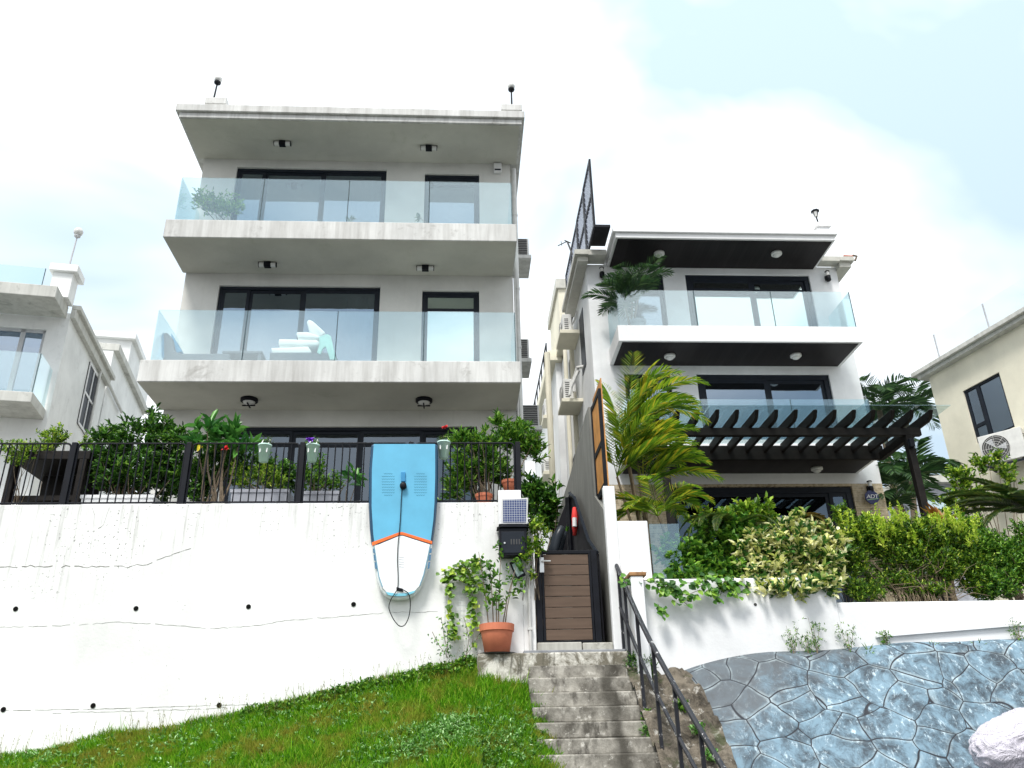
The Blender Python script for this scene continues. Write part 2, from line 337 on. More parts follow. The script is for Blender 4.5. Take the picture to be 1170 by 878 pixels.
def paving():
    m, n, l, b = mat('painted_crazy_paving'); b.inputs['Roughness'].default_value = .75
    tco = n.new('ShaderNodeTexCoord'); mpn = n.new('ShaderNodeMapping'); mpn.inputs['Scale'].default_value = (1.0, 1.0, 1.35); l.new(tco.outputs['Object'], mpn.inputs[0])
    dn = n.new('ShaderNodeTexNoise'); dn.inputs['Scale'].default_value = 1.6; dn.inputs['Detail'].default_value = 1; l.new(mpn.outputs[0], dn.inputs[0])
    vm = n.new('ShaderNodeVectorMath'); vm.operation = 'MULTIPLY_ADD'; vm.inputs[1].default_value = (.30,.30,.30); l.new(dn.outputs['Color'], vm.inputs[0]); l.new(mpn.outputs[0], vm.inputs[2])
    vo = n.new('ShaderNodeTexVoronoi'); vo.feature = 'DISTANCE_TO_EDGE'; vo.inputs['Scale'].default_value = 2.05; vo.inputs['Randomness'].default_value = .95; l.new(vm.outputs[0], vo.inputs[0])
    vc = n.new('ShaderNodeTexVoronoi'); vc.inputs['Scale'].default_value = 2.05; vc.inputs['Randomness'].default_value = .95; l.new(vm.outputs[0], vc.inputs[0])
    base = mixc(n, l, ramp(n, l, noise(n, l, 3.6, 10, .76, dist=.5), .40, .58), (.035,.052,.068), (.16,.255,.325))
    base = mixc(n, l, ramp(n, l, noise(n, l, 15, 9, .78, sc=(1,1,.28)), .55, .66, (0,0,0), (.75,)*3), base, (.58,.72,.80))
    # darker worn paint towards the upper left of the facing
    sp = n.new('ShaderNodeSeparateXYZ'); l.new(tco.outputs['Object'], sp.inputs[0])
    ax = n.new('ShaderNodeMath'); ax.operation = 'MULTIPLY_ADD'; ax.inputs[1].default_value = -.28; ax.inputs[2].default_value = 1.05; l.new(sp.outputs[0], ax.inputs[0])
    ad = n.new('ShaderNodeMath'); ad.operation = 'ADD'; l.new(ax.outputs[0], ad.inputs[0]); l.new(noise(n, l, 2.2, 8, .7), ad.inputs[1])
    zz = n.new('ShaderNodeMath'); zz.operation = 'MULTIPLY_ADD'; zz.inputs[1].default_value = .50; l.new(sp.outputs[2], zz.inputs[0]); l.new(ad.outputs[0], zz.inputs[2])
    base = mixc(n, l, ramp(n, l, zz.outputs[0], .75, 1.25, (0,0,0), (.85,)*3), base, (.085,.095,.105))
    hi = ramp(n, l, vo.outputs['Distance'], .030, .075, (.22,)*3, (0,0,0));  # pale highlight along the stone edges, painted into the base colour
    hm = n.new('ShaderNodeMath'); hm.operation = 'MULTIPLY'; l.new(hi, hm.inputs[0]); l.new(ramp(n, l, noise(n, l, 5, 4), .42, .6), hm.inputs[1])
    base = mixc(n, l, hm.outputs[0], base, (.72,.86,.90))
    e = ramp(n, l, vo.outputs['Distance'], .009, .017, (1,)*3, (0,0,0)); base = mixc(n, l, e, base, (.012,.015,.022))
    l.new(base, b.inputs['Base Color'])
    h = ramp(n, l, vo.outputs['Distance'], 0, .05); hh = n.new('ShaderNodeMath'); hh.operation = 'MULTIPLY_ADD'; hh.inputs[1].default_value = .35
    l.new(noise(n, l, 9, 7, .65), hh.inputs[0]); l.new(h, hh.inputs[2]); bump(n, l, b, hh.outputs[0], .40, .018)
    return m
M['paving'] = paving()

def peeling():
    m, n, l, b = mat('peeling_black_paint'); b.inputs['Roughness'].default_value = .4
    c = mixc(n, l, ramp(n, l, noise(n, l, 11, 8, .75), .60, .63), (.008,.009,.014), (.45,.45,.45)); l.new(c, b.inputs['Base Color']); return m
M['peel'] = peeling()

# plant materials
M['lf_dark'] = leafmat('dark_glossy_leaf', [(0,(.012,.045,.010)),(.45,(.04,.125,.018)),(.8,(.10,.26,.03)),(1,(.24,.42,.06))])
M['lf_mid'] = leafmat('mid_green_leaf', [(0,(.02,.08,.012)),(.5,(.085,.24,.025)),(1,(.30,.50,.06))])
M['lf_lime'] = leafmat('lime_leaf', [(0,(.02,.06,.008)),(.45,(.12,.27,.02)),(.8,(.34,.52,.05)),(1,(.58,.66,.09))])
M['lf_hedge'] = leafmat('hedge_leaf', [(0,(.015,.05,.008)),(.45,(.075,.19,.015)),(.82,(.22,.38,.03)),(1,(.52,.62,.07))])
M['lf_big'] = leafmat('broad_leaf', [(0,(.02,.10,.02)),(.6,(.07,.24,.04)),(1,(.17,.42,.08))], .35)
M['lf_var'] = leafmat('variegated_leaf', [(0,(.03,.10,.02)),(.38,(.07,.20,.03)),(.46,(.52,.60,.14)),(.7,(.82,.80,.34)),(1,(.86,.85,.58))], .4)
M['lf_palm'] = leafmat('palm_leaf', [(0,(.07,.17,.015)),(.4,(.20,.38,.03)),(.75,(.42,.56,.04)),(1,(.68,.58,.06))], .4, .4)
M['lf_palmdk'] = leafmat('dark_palm_leaf', [(0,(.02,.06,.02)),(.6,(.05,.13,.04)),(1,(.12,.23,.07))], .4)
M['lf_cyc'] = leafmat('cycad_leaf', [(0,(.02,.06,.01)),(.6,(.06,.12,.02)),(1,(.15,.17,.03))], .35)
M['lf_brown'] = leafmat('bronze_frond', [(0,(.06,.06,.012)),(.6,(.16,.11,.02)),(1,(.28,.2,.04))], .5)
M['lf_yellow'] = leafmat('yellow_leaf', [(0,(.55,.45,.02)),(1,(.7,.6,.05))])
M['lf_red'] = leafmat('bromeliad_leaf', [(0,(.30,.05,.02)),(.5,(.35,.20,.03)),(1,(.12,.22,.03))])
M['lf_weed'] = leafmat('weed_leaf', [(0,(.05,.17,.02)),(.5,(.15,.38,.06)),(1,(.42,.64,.28))], .3, .25, .6)
def tint_patches(m, scale, lo, hi, col, amt):
    n = m.node_tree.nodes; l = m.node_tree.links; r = [x for x in n if x.type == 'VALTORGB'][0]
    c = mixc(n, l, ramp(n, l, noise(n, l, scale, 5, .65), lo, hi, (0,0,0), (amt,)*3), r.outputs[0], col)
    l.new(c, n['Principled BSDF'].inputs['Base Color']); l.new(c, [x for x in n if x.type == 'BSDF_TRANSLUCENT'][0].inputs[0])
M['grass'] = leafmat('grass_blade', [(0,(.045,.16,.004)),(.5,(.13,.36,.010)),(.85,(.24,.50,.02)),(1,(.40,.48,.06))], .5, .35, .3)
tint_patches(M['grass'], 2.2, .48, .62, (.34,.30,.05), .8)
M['turf'] = simple('turf_soil', (.06,.13,.010), .95, var=.5, scale=3)
M['straw'] = leafmat('seed_stem', [(0,(.22,.22,.08)),(1,(.32,.28,.14))], .6)

# ------------------------------------------------------------------ plant builders
def unit(v): return v/np.maximum(np.linalg.norm(v, axis=-1, keepdims=True), 1e-9)
def leaves_mesh(pos, d, nrm, Ln, Wd, fold=.25, curl=.15):
    """one leaf per row: base pos, direction d, normal nrm; six vertices, two quads folded at the midrib"""
    n = len(pos); d = unit(d); side = unit(np.cross(d, nrm)); up = unit(np.cross(side, d))
    Ln = np.broadcast_to(Ln, n)[:, None]; Wd = np.broadcast_to(Wd, n)[:, None]
    b = pos; t = pos+d*Ln-up*Ln*curl
    L1 = pos+d*Ln*.32-side*Wd*.46+up*Wd*fold; L2 = pos+d*Ln*.68-side*Wd*.36+up*(Wd*fold-Ln*curl*.4)
    R1 = pos+d*Ln*.32+side*Wd*.46+up*Wd*fold; R2 = pos+d*Ln*.68+side*Wd*.36+up*(Wd*fold-Ln*curl*.4)
    v = np.stack([b, L1, L2, t, R2, R1], 1).reshape(-1, 3)
    i = np.arange(n)[:, None]*6
    f = np.concatenate([i+np.array([0, 1, 2, 3]), i+np.array([0, 3, 4, 5])], 1).reshape(-1, 4)
    return v, f
def raw_mesh(name, v, f):
    me = bpy.data.meshes.new(name); me.vertices.add(len(v)); me.vertices.foreach_set('co', np.asarray(v, np.float32).ravel())
    f = np.asarray(f, np.int32); k = f.shape[1]
    me.loops.add(f.size); me.loops.foreach_set('vertex_index', f.ravel())
    me.polygons.add(len(f)); me.polygons.foreach_set('loop_start', np.arange(len(f), dtype=np.int32)*k)
    me.polygons.foreach_set('loop_total', np.full(len(f), k, np.int32)); me.update(calc_edges=True); me.validate(); return me
def whorls(tips, dirs, k, Ln, Wd, spread=1.0, back=.12):
    """k leaves radiating round each twig end"""
    T = np.repeat(tips, k, 0); D = np.repeat(unit(dirs), k, 0); n = len(T)
    rnd = unit(RNG.normal(size=(n, 3))); rad = unit(rnd-D*(rnd*D).sum(1, keepdims=True))
    a = RNG.uniform(.15, 1, (n, 1))*spread
    ld = unit(D*(1.05-a*.6)+rad*a); pos = T-D*RNG.uniform(0, back, (n, 1))
    nr = unit(D+np.array([0, 0, .6])+RNG.normal(size=(n, 3))*.25)
    return leaves_mesh(pos, ld, nr, Ln*RNG.uniform(.6, 1.15, n), Wd*RNG.uniform(.7, 1.15, n))
def blob_pts(blobs, n, shell=.55):
    w = np.array([b[1][0]*b[1][1]*b[1][2] for b in blobs])**.7; w = w/w.sum(); P = []; D = []
    for b, wi in zip(blobs, w):
        m = max(1, int(n*wi)); u = unit(RNG.normal(size=(m, 3))); r = shell+(1-shell)*RNG.random((m, 1))**.7
        r = r*(1+.20*np.sin(u[:, :1]*6+b[0][0]*3)+.18*np.sin(u[:, 2:]*8+b[0][2]*5))*np.where(RNG.random((m,1)) < .08, RNG.uniform(1.05,1.4,(m,1)), 1)
        P.append(np.array(b[0])+u*r*np.array(b[1])); D.append(unit(u*np.array([.8, .8, .6])+np.array([0, -.1, .75])))
    return np.concatenate(P), np.concatenate(D)
def shrub(name, label, cat, base, blobs, ntips, k, Ln, Wd, m, stems=14, sr=.012, stemmat='bark', spread=1.0, group=None, shell=.5, extra=None):
    """base: (x,y,z); blobs: [((x,y,z),(rx,ry,rz))] in world coordinates"""
    t = thing(name, label, cat, base, group)
    P, D = blob_pts(blobs, ntips, shell)
    v, f = whorls(P, D, k, Ln, Wd, spread); link('foliage', raw_mesh('foliage', v, f), M[m], t)
    mb = MB(); idx = RNG.choice(len(P), min(stems, len(P)), replace=False); b0 = Vector(base)
    for i in idx:
        e = Vector(P[i]); o = b0+Vector((random.uniform(-.08, .08)*2, random.uniform(-.05, .05), 0))
        mid = o.lerp(e, .5)+Vector((random.uniform(-.08, .08), random.uniform(-.05, .05), random.uniform(0, .12)))
        mb.tube([o, o.lerp(mid, .5)+Vector((random.uniform(-.03,.03), 0, .04)), mid, e], [sr, sr*.8, sr*.6, sr*.3], 5)
    mb.build('stem', M[stemmat], t)
    if extra: extra(t)
    return t
def frond_geo(base, d, length, droop, ll, lw, n=34, vee=.45, hang=.35):
    """a pinnate frond: returns rachis points and leaflet mesh arrays"""
    base = np.array(base, float); d = unit(np.array(d, float)); pts = []; p = base.copy(); cur = d.copy()
    seg = n//2
    for i in range(seg+1):
        pts.append(p.copy()); p = p+cur*length/seg; cur = unit(cur+np.array([0, 0, -droop/seg*(.4+1.4*i/seg)]))
    pts = np.array(pts); P = []; D = []; NR = []; LN = []
    for i in range(n):
        u = .16+.84*i/n; x = u*seg; j = min(int(x), seg-1); q = pts[j]+(pts[j+1]-pts[j])*(x-j); tan = unit(pts[j+1]-pts[j])
        side = unit(np.cross(tan, [0, 0, 1]) + 1e-6); up = np.cross(side, tan)
        for sgn in (-1, 1):
            dd = unit(side*sgn*1.0+tan*(.55+.7*u)+up*vee+RNG.normal(size=3)*.035+np.array([0,0,-hang*(.25+.3*RNG.random())]))
            P.append(q); D.append(dd); NR.append(up+side*sgn*.15+RNG.normal(size=3)*.08); LN.append(ll*math.sin(math.pi*min(1, .18+.80*u))**.6*RNG.uniform(.85, 1.1))
    v, f = leaves_mesh(np.array(P), np.array(D), np.array(NR), np.array(LN), lw, .2, .3)
    return pts, v, f
def palm(name, label, cat, base, crowns, nf, length, ll, lw, m, droop=1.3, group=None, stemmat='bark_pale', tr=.03, lift=.9, nleaf=34, dirs=None):
    """crowns: list of (x,y,z) the fronds spring from"""
    t = thing(name, label, cat, base, group); V = []; F = []; off = 0; mb = MB(); tb = MB()
    for ci, c in enumerate(crowns):
        c = np.array(c, float)
        tb.tube([base, tuple(np.array(base)*.5+c*.5+np.array([random.uniform(-.04,.04)]*3)), tuple(c)], [tr*1.3, tr, tr*.8], 7)
        for i in range(nf):
            if dirs: a, el = dirs[(ci*nf+i) % len(dirs)]; a += random.uniform(-.15,.15)
            else: a = 2*math.pi*(i+random.random()*.7)/nf+ci; el = lift*random.uniform(.35, 1.25)
            d = np.array([math.cos(a), math.sin(a), el]); Lf = length*random.uniform(.75, 1.1)
            pts, v, f = frond_geo(c, d, Lf, droop*random.uniform(.8, 1.2), ll, lw, nleaf)
            V.append(v); F.append(f+off); off += len(v); mb.tube([tuple(p) for p in pts], [max(.002, .007*(1-i2/len(pts))) for i2 in range(len(pts))], 5, False)
    link('foliage', raw_mesh('foliage', np.concatenate(V), np.concatenate(F)), M[m], t)
    mb.build('frond_rib', M['lf_palm'] if m == 'lf_palm' else M['lf_cyc'], t); tb.build('trunk', M[stemmat], t)
    return t

# ================================================================== GROUND
g = MB(); g.box(-400, 400, -300, 10.9, -1.9, -1.65); struct(g.build('ground', simple('tarmac', (.05,.05,.05), .9, bmp=.3)))
g = MB(); g.box(-60, 0.86, 11.25, 60, -1.6, 3.0); g.box(0.86, 60, 17.0, 60, -1.6, 2.0); g.box(2.1, 60, 11.15, 17.0, -1.6, 1.7)
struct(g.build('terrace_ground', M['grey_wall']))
g = MB(); g.box(0.87, 2.09, 11.3, 17.0, 0.9, 1.44); struct(g.build('alley_path', M['rough_conc']))
g = MB(); g.box(-400, 400, 60, 400, -1.7, 2.0); struct(g.build('far_ground', M['turf']))

def wall_panels(mb, x0, x1, y0, y1, z0, z1, holes):
    """a wall cut round rectangular openings (hx0,hx1,hz0,hz1)"""
    xs = sorted({x0, x1, *[h[0] for h in holes], *[h[1] for h in holes]}); zs = sorted({z0, z1, *[max(z0, h[2]) for h in holes], *[h[3] for h in holes]})
    for i in range(len(xs)-1):
        for j in range(len(zs)-1):
            cx, cz = (xs[i]+xs[i+1])/2, (zs[j]+zs[j+1])/2
            if any(h[0] < cx < h[1] and h[2] < cz < h[3] for h in holes): continue
            mb.box(xs[i], xs[i+1], y0, y1, zs[j], zs[j+1])
def sliding_door(parent, x0, x1, z0, z1, y, splits, name='sliding_door', fw=.06, transom=None, pane='pane', curtains=(), top_dark=None):
    """frame of the given opening with leaves at the split positions; pane sheets and curtain behind"""
    mb = MB(); e = .003
    mb.box(x0+e, x1-e, y+.05, y+.14, z1-fw-e, z1-e); mb.box(x0+e, x1-e, y+.05, y+.14, z0, z0+fw)
    mb.box(x0+e, x0+fw, y+.05, y+.14, z0+fw, z1-fw-e); mb.box(x1-fw, x1-e, y+.05, y+.14, z0+fw, z1-fw-e)
    fr = mb.build(name, M['frame'], parent, .006)
    xs = [x0+fw]+list(splits)+[x1-fw]
    for i in range(len(xs)-1):
        a, b = xs[i], xs[i+1]; yy = y+.07+(.03 if i % 2 else 0); s = .06 if fw < .1 else .085; q = MB(); zt = z1-fw-.005
        q.box(a, a+s, yy, yy+.035, z0+fw, zt); q.box(b-s, b, yy, yy+.035, z0+fw, zt); q.box(a+s, b-s, yy, yy+.035, zt-s, zt); q.box(a+s, b-s, yy, yy+.035, z0+fw, z0+fw+s)
        if transom: q.box(a+s, b-s, yy, yy+.035, transom-.03, transom+.03)
        q.build('sash', M['frame'], fr)
        p = MB(); p.box(a+s, b-s, yy+.012, yy+.022, z0+fw+s, zt-s); p.build('pane', M[pane], fr)
    for (a, b) in curtains:
        c = MB(); n = int((b-a)/.03); pts = [(a+(b-a)*k/n, y+.45+.04*math.sin(k*1.3), z0) for k in range(n+1)]
        bb = len(c.v); c.v += pts+[(p_[0], p_[1], z1) for p_ in pts]; c.f += [(bb+k, bb+k+1, bb+n+2+k, bb+n+1+k) for k in range(n)]
        c.build('curtain', M['curtain'], fr)
    return fr
def glass_fence(parent, segs, z0, z1, th=.018, name='glass_panel'):
    for (xa, ya, xb, yb) in segs:
        a, b = Vector((xa, ya, 0)), Vector((xb, yb, 0)); d = (b-a).normalized(); n = Vector((-d.y, d.x, 0))*th/2; g_ = .008
        p = [a+d*g_-n, b-d*g_-n, b-d*g_+n, a+d*g_+n]; q = MB(); q.prism([(v.x, v.y, z0) for v in p], (0, 0, z1-z0)); gp_ = q.build(name, M['rail'], parent)
        if abs(d.x) > .9: MB().box(b.x-.011, b.x+.001, b.y-.012, b.y+.012, z0+.002, z1-.002).build('glass_edge', M['glass_edge'], gp_)

# ================================================================== LEFT HOUSE
LY = 15.3; LB = 14.0
lh = thing('house', 'tall grey cream three storey house with rough concrete balconies above the whitewashed wall', 'house', (-2.3, 15.3, 3.0))
lx0, lx1 = -5.73, 1.08
d1 = (G(271,191,LY).x, G(442,194,LY).x, 9.9, G(300,191.5,LY).z)
w1 = (G(485.4,199,LY).x, G(547.6,199,LY).x, 9.9, G(516,199,LY).z)
d2 = (G(250.5,327,LY).x, G(434.7,328,LY).x, 6.9, G(340,327,LY).z)
w2 = (G(482.5,332.4,LY).x, G(547.5,332.4,LY).x, 6.9, G(516,332.4,LY).z)
d3 = (G(262,487,LY).x, G(545,488,LY).x, 3.02, G(400,487.5,LY).z)
mb = MB()
wall_panels(mb, lx0, lx1, LY, LY+.22, 3.0, 12.56, [d1, w1, d2, w2, d3])
mb.box(lx0, lx0+.2, LY+.22, 25.0, 3.0, 12.56); mb.box(lx1-.2, lx1, LY+.22, 25.0, 3.0, 12.56); mb.box(lx0, lx1, 25.0, 25.2, 3.0, 12.56)
mb.build('wall', M['house_cream'], lh)
mb = MB()
for z in (3.0, 6.5, 9.6): mb.box(lx0+.2, lx1-.2, LY+.22, 18.5, z, z+.3)
mb.box(lx0+.2, lx1-.2, 18.5, 18.6, 3.0, 12.3); mb.build('interior', M['dark_room'], lh)
def slab_part(name, x0, x1, y0, y1, z0, z1, matn, soff, parent, bev=.012):
    o = MB().box(x0, x1, y0, y1, z0, z1).build(name, M[matn], parent, bev)
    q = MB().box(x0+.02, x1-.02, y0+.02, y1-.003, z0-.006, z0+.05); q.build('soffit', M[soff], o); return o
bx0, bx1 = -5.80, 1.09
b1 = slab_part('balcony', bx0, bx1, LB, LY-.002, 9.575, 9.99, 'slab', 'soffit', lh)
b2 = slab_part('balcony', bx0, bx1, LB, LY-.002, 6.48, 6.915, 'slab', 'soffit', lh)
for (b, z0, xs) in ((b1, 9.97, [G(302,210,LB+.06).x, G(399.5,210,LB+.06).x, G(491,210,LB+.06).x]), (b2, 6.90, [G(283,360,LB+.06).x, G(386.5,360,LB+.06).x, G(485,360,LB+.06).x])):
    gx0, gx1 = -5.65, 1.01; X = [gx0]+xs+[gx1]
    glass_fence(b, [(X[i], LB+.06, X[i+1], LB+.06) for i in range(4)]+[(gx0, LB+.07, gx0, LY-.01), (gx1, LB+.07, gx1, LY-.01)], z0, z0+1.08)
# roof
rf = MB(); rf.box(-5.98, 1.33, 13.93, 26, 12.69, 12.87); rf.box(-5.91, 1.27, 13.99, 25.9, 12.56, 12.69)
rf = rf.build('roof', M['slab'], lh, .012)
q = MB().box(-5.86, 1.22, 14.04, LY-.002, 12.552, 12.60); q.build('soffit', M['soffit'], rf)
pA, pB = G(231,119,14.0), G(573,127,14.0)
for (xa, xb) in ((pA.x, G(256,119,14).x), (pB.x, G(597,127,14).x)):
    p = MB(); p.box(xa+.05, xb-.05, 14.15, 14.6, 12.87, 13.05); p.box(xa, xb, 14.1, 14.65, 13.05, 13.22); p.build('roof_pier', M['slab'], rf, .01)
def globe_lamp(x, y, z, h, label, tilt=0, grp='globe lamps on the left house roof', gr=.085, polemat='black', glassm='lampglass'):
    t = thing('roof_lamp', label, 'lamp', (x, y, z), grp, 0, True); t.rotation_euler = (0, tilt, 0)
    MB().lathe([(.06,0),(.06,.02),(.022,.03),(.018,h)], (0,0,0), 10).build('pole', M[polemat], t)
    MB().lathe([(.03,h),(.07,h+.03),(.075,h+.06)], (0,0,0), 14).build('collar', M[polemat], t)
    MB().lathe([(gr*math.sin(a), h+.06+gr*(1-math.cos(a))) for a in np.linspace(.3, math.pi-.02, 10)], (0,0,0), 16).build('globe', M[glassm], t, 0, True)
glp = G(245,105,14.35); globe_lamp(glp.x, 14.35, 13.22, .60, 'dark globe lamp on the left end of the tall house roof', R(3))
glp = G(584.5,112,14.35); globe_lamp(glp.x, 14.35, 13.22, .60, 'dark globe lamp on the right end of the tall house roof beside the sky gap')
cur = {0: [(d1[0]+.1, d1[0]+.35), (d1[1]-.8, d1[1]-.25)], 1: []}
sliding_door(lh, *d1, LY, [d1[0]+.62, (d1[0]+d1[1])/2+.25], curtains=cur[0])
sliding_door(lh, *w1, LY, [], 'window', curtains=[], transom=w1[3]-.28)
sliding_door(lh, *d2, LY, [d2[0]+.62, d2[0]+1.72], curtains=[(d2[1]-.75, d2[1]-.3)])
sliding_door(lh, *w2, LY, [], 'window', transom=w2[3]-.42, pane='pane_bright')
sliding_door(lh, *d3, LY, [d3[0]+1.2, d3[0]+2.5, d3[0]+3.7], transom=d3[3]-.36, pane='pane_dim')
# pipes on the side
pq = MB(); pq.tube([(lx1+.09, LY+.1, 12.5), (lx1+.09, LY+.1, 3.1)], .055, 10)
for z in (11.2, 9.3, 7.9, 6.2): pq.tube([(lx1+.09, LY+.1, z), (lx1+.09, LY+.1, z+.05)], .064, 10)
pq.build('drain_pipe', M['pipe'], lh)
pq = MB(); pq.tube([(lx1+.03, LY-.03, 9.5), (lx1+.03, LY-.03, 3.1)], .02, 8); pq.build('cable_pipe', M['pipe'], lh)

def soffit_spot(px, py, z, label):
    s_ = S(px, py); y = z/s_[1]; x = s_[0]*y
    t = thing('ceiling_light', label, 'ceiling light', (x, y, z), 'twin cylinder lights under the left house slabs', 0, True)
    MB().box(-.07, .07, -.06, .06, -.11, -.006).build('body', M['black'], t, .008)
    for s2 in (-1, 1):
        c = MB(); c.lathe([(.05, 0), (.05, .10)], (s2*.07+(-.10 if s2 < 0 else 0), 0, -.06), 12, 'X'); c.build('glass_cylinder', M['lampglass'], t)
        c = MB(); x0 = s2*.175-.006; c.lathe([(.056, 0), (.056, .012)], (x0, 0, -.06), 12, 'X'); c.build('end_ring', M['black'], t)
soffit_spot(323, 162, 12.555, 'small twin glass light under the roof of the tall house, left of centre')
soffit_spot(490, 167, 12.555, 'small twin glass light under the roof of the tall house, nearer the white siren box')
soffit_spot(306, 300, 9.57, 'small twin glass light under the upper balcony, above the wide sliding door')
soffit_spot(486, 304, 9.57, 'small twin glass light under the upper balcony, above the narrow window')
def bulkhead(px, py, z, label, grp, r=.16, ring='black', guard=True):
    s_ = S(px, py); y = z/s_[1]; x = s_[0]*y
    t = thing('ceiling_light', label, 'ceiling light', (x, y, z-.004), grp, 0, True)
    MB().lathe([(r,0),(r,-.05),(r*.8,-.065)], (0,0,0), 24).build('ring', M[ring], t, 0, True)
    MB().lathe([(r*.78,-.05),(r*.6,-.10),(r*.25,-.125),(.01,-.13)], (0,0,0), 20).build('diffuser', M['lampglass'], t, 0, True)
    if guard: MB().box(-r*.75, r*.75, -.012, .012, -.14, -.12).box(-.012, .012, -r*.75, r*.75, -.137, -.118).build('guard', M['black'], t)
bulkhead(285, 456, 6.475, 'round caged light under the lower balcony, above the leafy bush with red flower', 'round lights under the lower balcony of the tall house')
bulkhead(484.5, 456.5, 6.475, 'round caged light under the lower balcony, above the blue paddle board', 'round lights under the lower balcony of the tall house')
p = G(568.5, 194, LY); t = thing('siren_box', 'white siren box with dark slot on the top floor wall by the narrow window', 'alarm box', (p.x, LY, p.z), None, 0, True)
MB().box(-.09, .09, -.09, -.002, -.13, .13).build('case', M['white_trim'], t, .02); MB().box(-.07, .07, -.094, -.088, -.09, -.05).build('slot', M['black'], t)

# air conditioners -----------------------------------------------------------
def ac_unit(label, loc, w=.8, d=.32, h=.58, rotz=0, grp=None, fan=True, louver=False):
    """outdoor unit, fan face toward local -y"""
    t = thing('air_conditioner', label, 'air conditioner', loc, grp, rotz, True)
    MB().box(-w/2, w/2, 0, d, .03, h).build('casing', M['ac'], t, .015)
    MB().box(-w/2+.08, -w/2+.14, .03, d-.03, 0, .03).box(w/2-.14, w/2-.08, .03, d-.03, 0, .03).build('foot', M['grille'], t)
    if fan:
        c = (-w*.14, -.012, h*.52); r = h*.40
        MB().lathe([(r, 0), (r, .012)], c, 28, 'Y').build('fan_recess', M['grille'], t)
        q = MB()
        for rr in (.3, .5, .7, .88, 1.0):
            pts = [(c[0]+r*rr*math.cos(a), c[1]-.012, c[2]+r*rr*math.sin(a)) for a in np.linspace(0, 2*math.pi, 25)]; q.tube(pts, .004, 4, False)
        for a in np.linspace(0, 2*math.pi, 9)[:-1]: q.tube([(c[0], c[1]-.012, c[2]), (c[0]+r*math.cos(a), c[1]-.012, c[2]+r*math.sin(a))], .004, 4)
        q.build('fan_guard', M['ac'], t)
        bl = MB()
        for k in range(3):
            a = k*2.09; pts = [(c[0], c[1]-.004, c[2]), (c[0]+r*.8*math.cos(a-.35), c[1]-.004, c[2]+r*.8*math.sin(a-.35)), (c[0]+r*.85*math.cos(a+.3), c[1]-.004, c[2]+r*.85*math.sin(a+.3))]
            bl.prism(pts, (0, .003, 0))
        bl.build('fan_blade', M['alu'], t)
    if louver:
        q = MB(); n = int(h/.055)
        for i in range(n): q.box(-w/2+.04, w/2-.04, -.012, -.002, .06+i*.05, .06+i*.05+.032)
        q.build('louvre', M['grille'], t)
    # side grille
    q = MB()
    for i in range(int((h-.16)/.06)): q.box(-w/2-.006, -w/2-.001, .04, d-.04, .1+i*.06, .1+i*.06+.03)
    q.build('side_grille', M['grille'], t); q = MB()
    for i in range(int((h-.16)/.06)): q.box(w/2+.001, w/2+.006, .05, d*.62, .1+i*.06, .1+i*.06+.022)
    q.build('side_grille', M['grille'], t)
    return t
for (px0, px1, py, pyb, Y, lab) in ((597, 607, 291, 288, 16.6, 'louvred air conditioner on the highest ledge of the tall house side wall'), (600, 607.5, 409, 405, 17.2, 'louvred air conditioner on the middle ledge of the tall house side wall')):
    a = G(px1, py, Y); x1 = a.x; z = a.z
    le = MB().box(lx1+.003, x1, Y, Y+.9, z-.10, z).build('ledge', M['slab'], lh, .01)
    ac_unit(lab, ((lx1+x1)/2+.03, Y+.25, z), w=(x1-lx1)-.12, d=.45, h=.62, grp='air conditioners on the tall house side wall', fan=False, louver=True)
Y = 19.5; a = G(602, 487, Y); b = G(617, 487, Y)
le = MB().box(lx1+.003, b.x+.05, Y-.05, Y+.9, a.z-.12, a.z).build('ledge', M['slab'], lh, .01)
ac_unit('wide louvred air conditioner on the lowest ledge of the tall house side wall', ((lx1+b.x)/2+.05, Y+.1, a.z), w=b.x-lx1-.1, d=.5, h=G(602,461,Y).z-a.z, grp='air conditioners on the tall house side wall', fan=False, louver=True)

# balcony furniture
t = thing('lounge_chair', 'blue and grey outdoor lounge chair at the left end of the lower balcony', 'chair', (-5.2, 14.6, 6.92))
a = lambda px, py, Y=14.5: G(px, py, Y)
P_ = [a(186,409), a(187,381), a(190,379.5), a(196,385), a(199,401), a(206,404), a(262,404), a(263,413), a(186,415)]
MB().prism(P_, (0, .55, 0)).build('frame', M['seat_grey'], t, .02)
P_ = [a(195,380,14.62), a(208,402,14.62), a(202,404,14.62), a(197,395,14.62)]
MB().prism(P_, (0, .45, 0)).build('back_cushion', M['blue_seat'], t, .02)
P_ = [a(184.6,386), a(187,380), a(187.5,392), a(187.5,410), a(185,408)]
MB().prism([v+Vector((0,-.02,0)) for v in P_], (0, .5, 0)).build('side_cushion', M['blue_seat'], t)
t = thing('low_table', 'low grey outdoor table behind the lower balcony glass beside the cushions', 'table', (-3.6, 14.7, 6.92))
p0, p1 = a(255.5, 403.5, 14.6), a(301, 404, 14.6)
MB().box(p0.x, p1.x, 14.5, 15.05, p0.z-.05, p0.z).build('table_top', M['seat_grey'], t, .01)
for xx in (p0.x+.05, p1.x-.05):
    for yy in (14.55, 15.0): MB().box(xx-.03, xx+.03, yy-.03, yy+.03, 6.92, p0.z-.05).build('leg', M['seat_grey'], t)
def cushion(label, P, dy, y0):
    o = MB().prism([G(x, y, y0) for x, y in P], (0, dy, 0)).build('cushion', M['cushion'], None, .035, True)
    return tag(o, label, 'cushion', 'white cushions heaped on the lower balcony')
cushion('flat white cushion at the bottom of the heap on the lower balcony', [(309.5,397.5),(352,396),(356,402),(355,404),(311,404)], .5, 14.5)
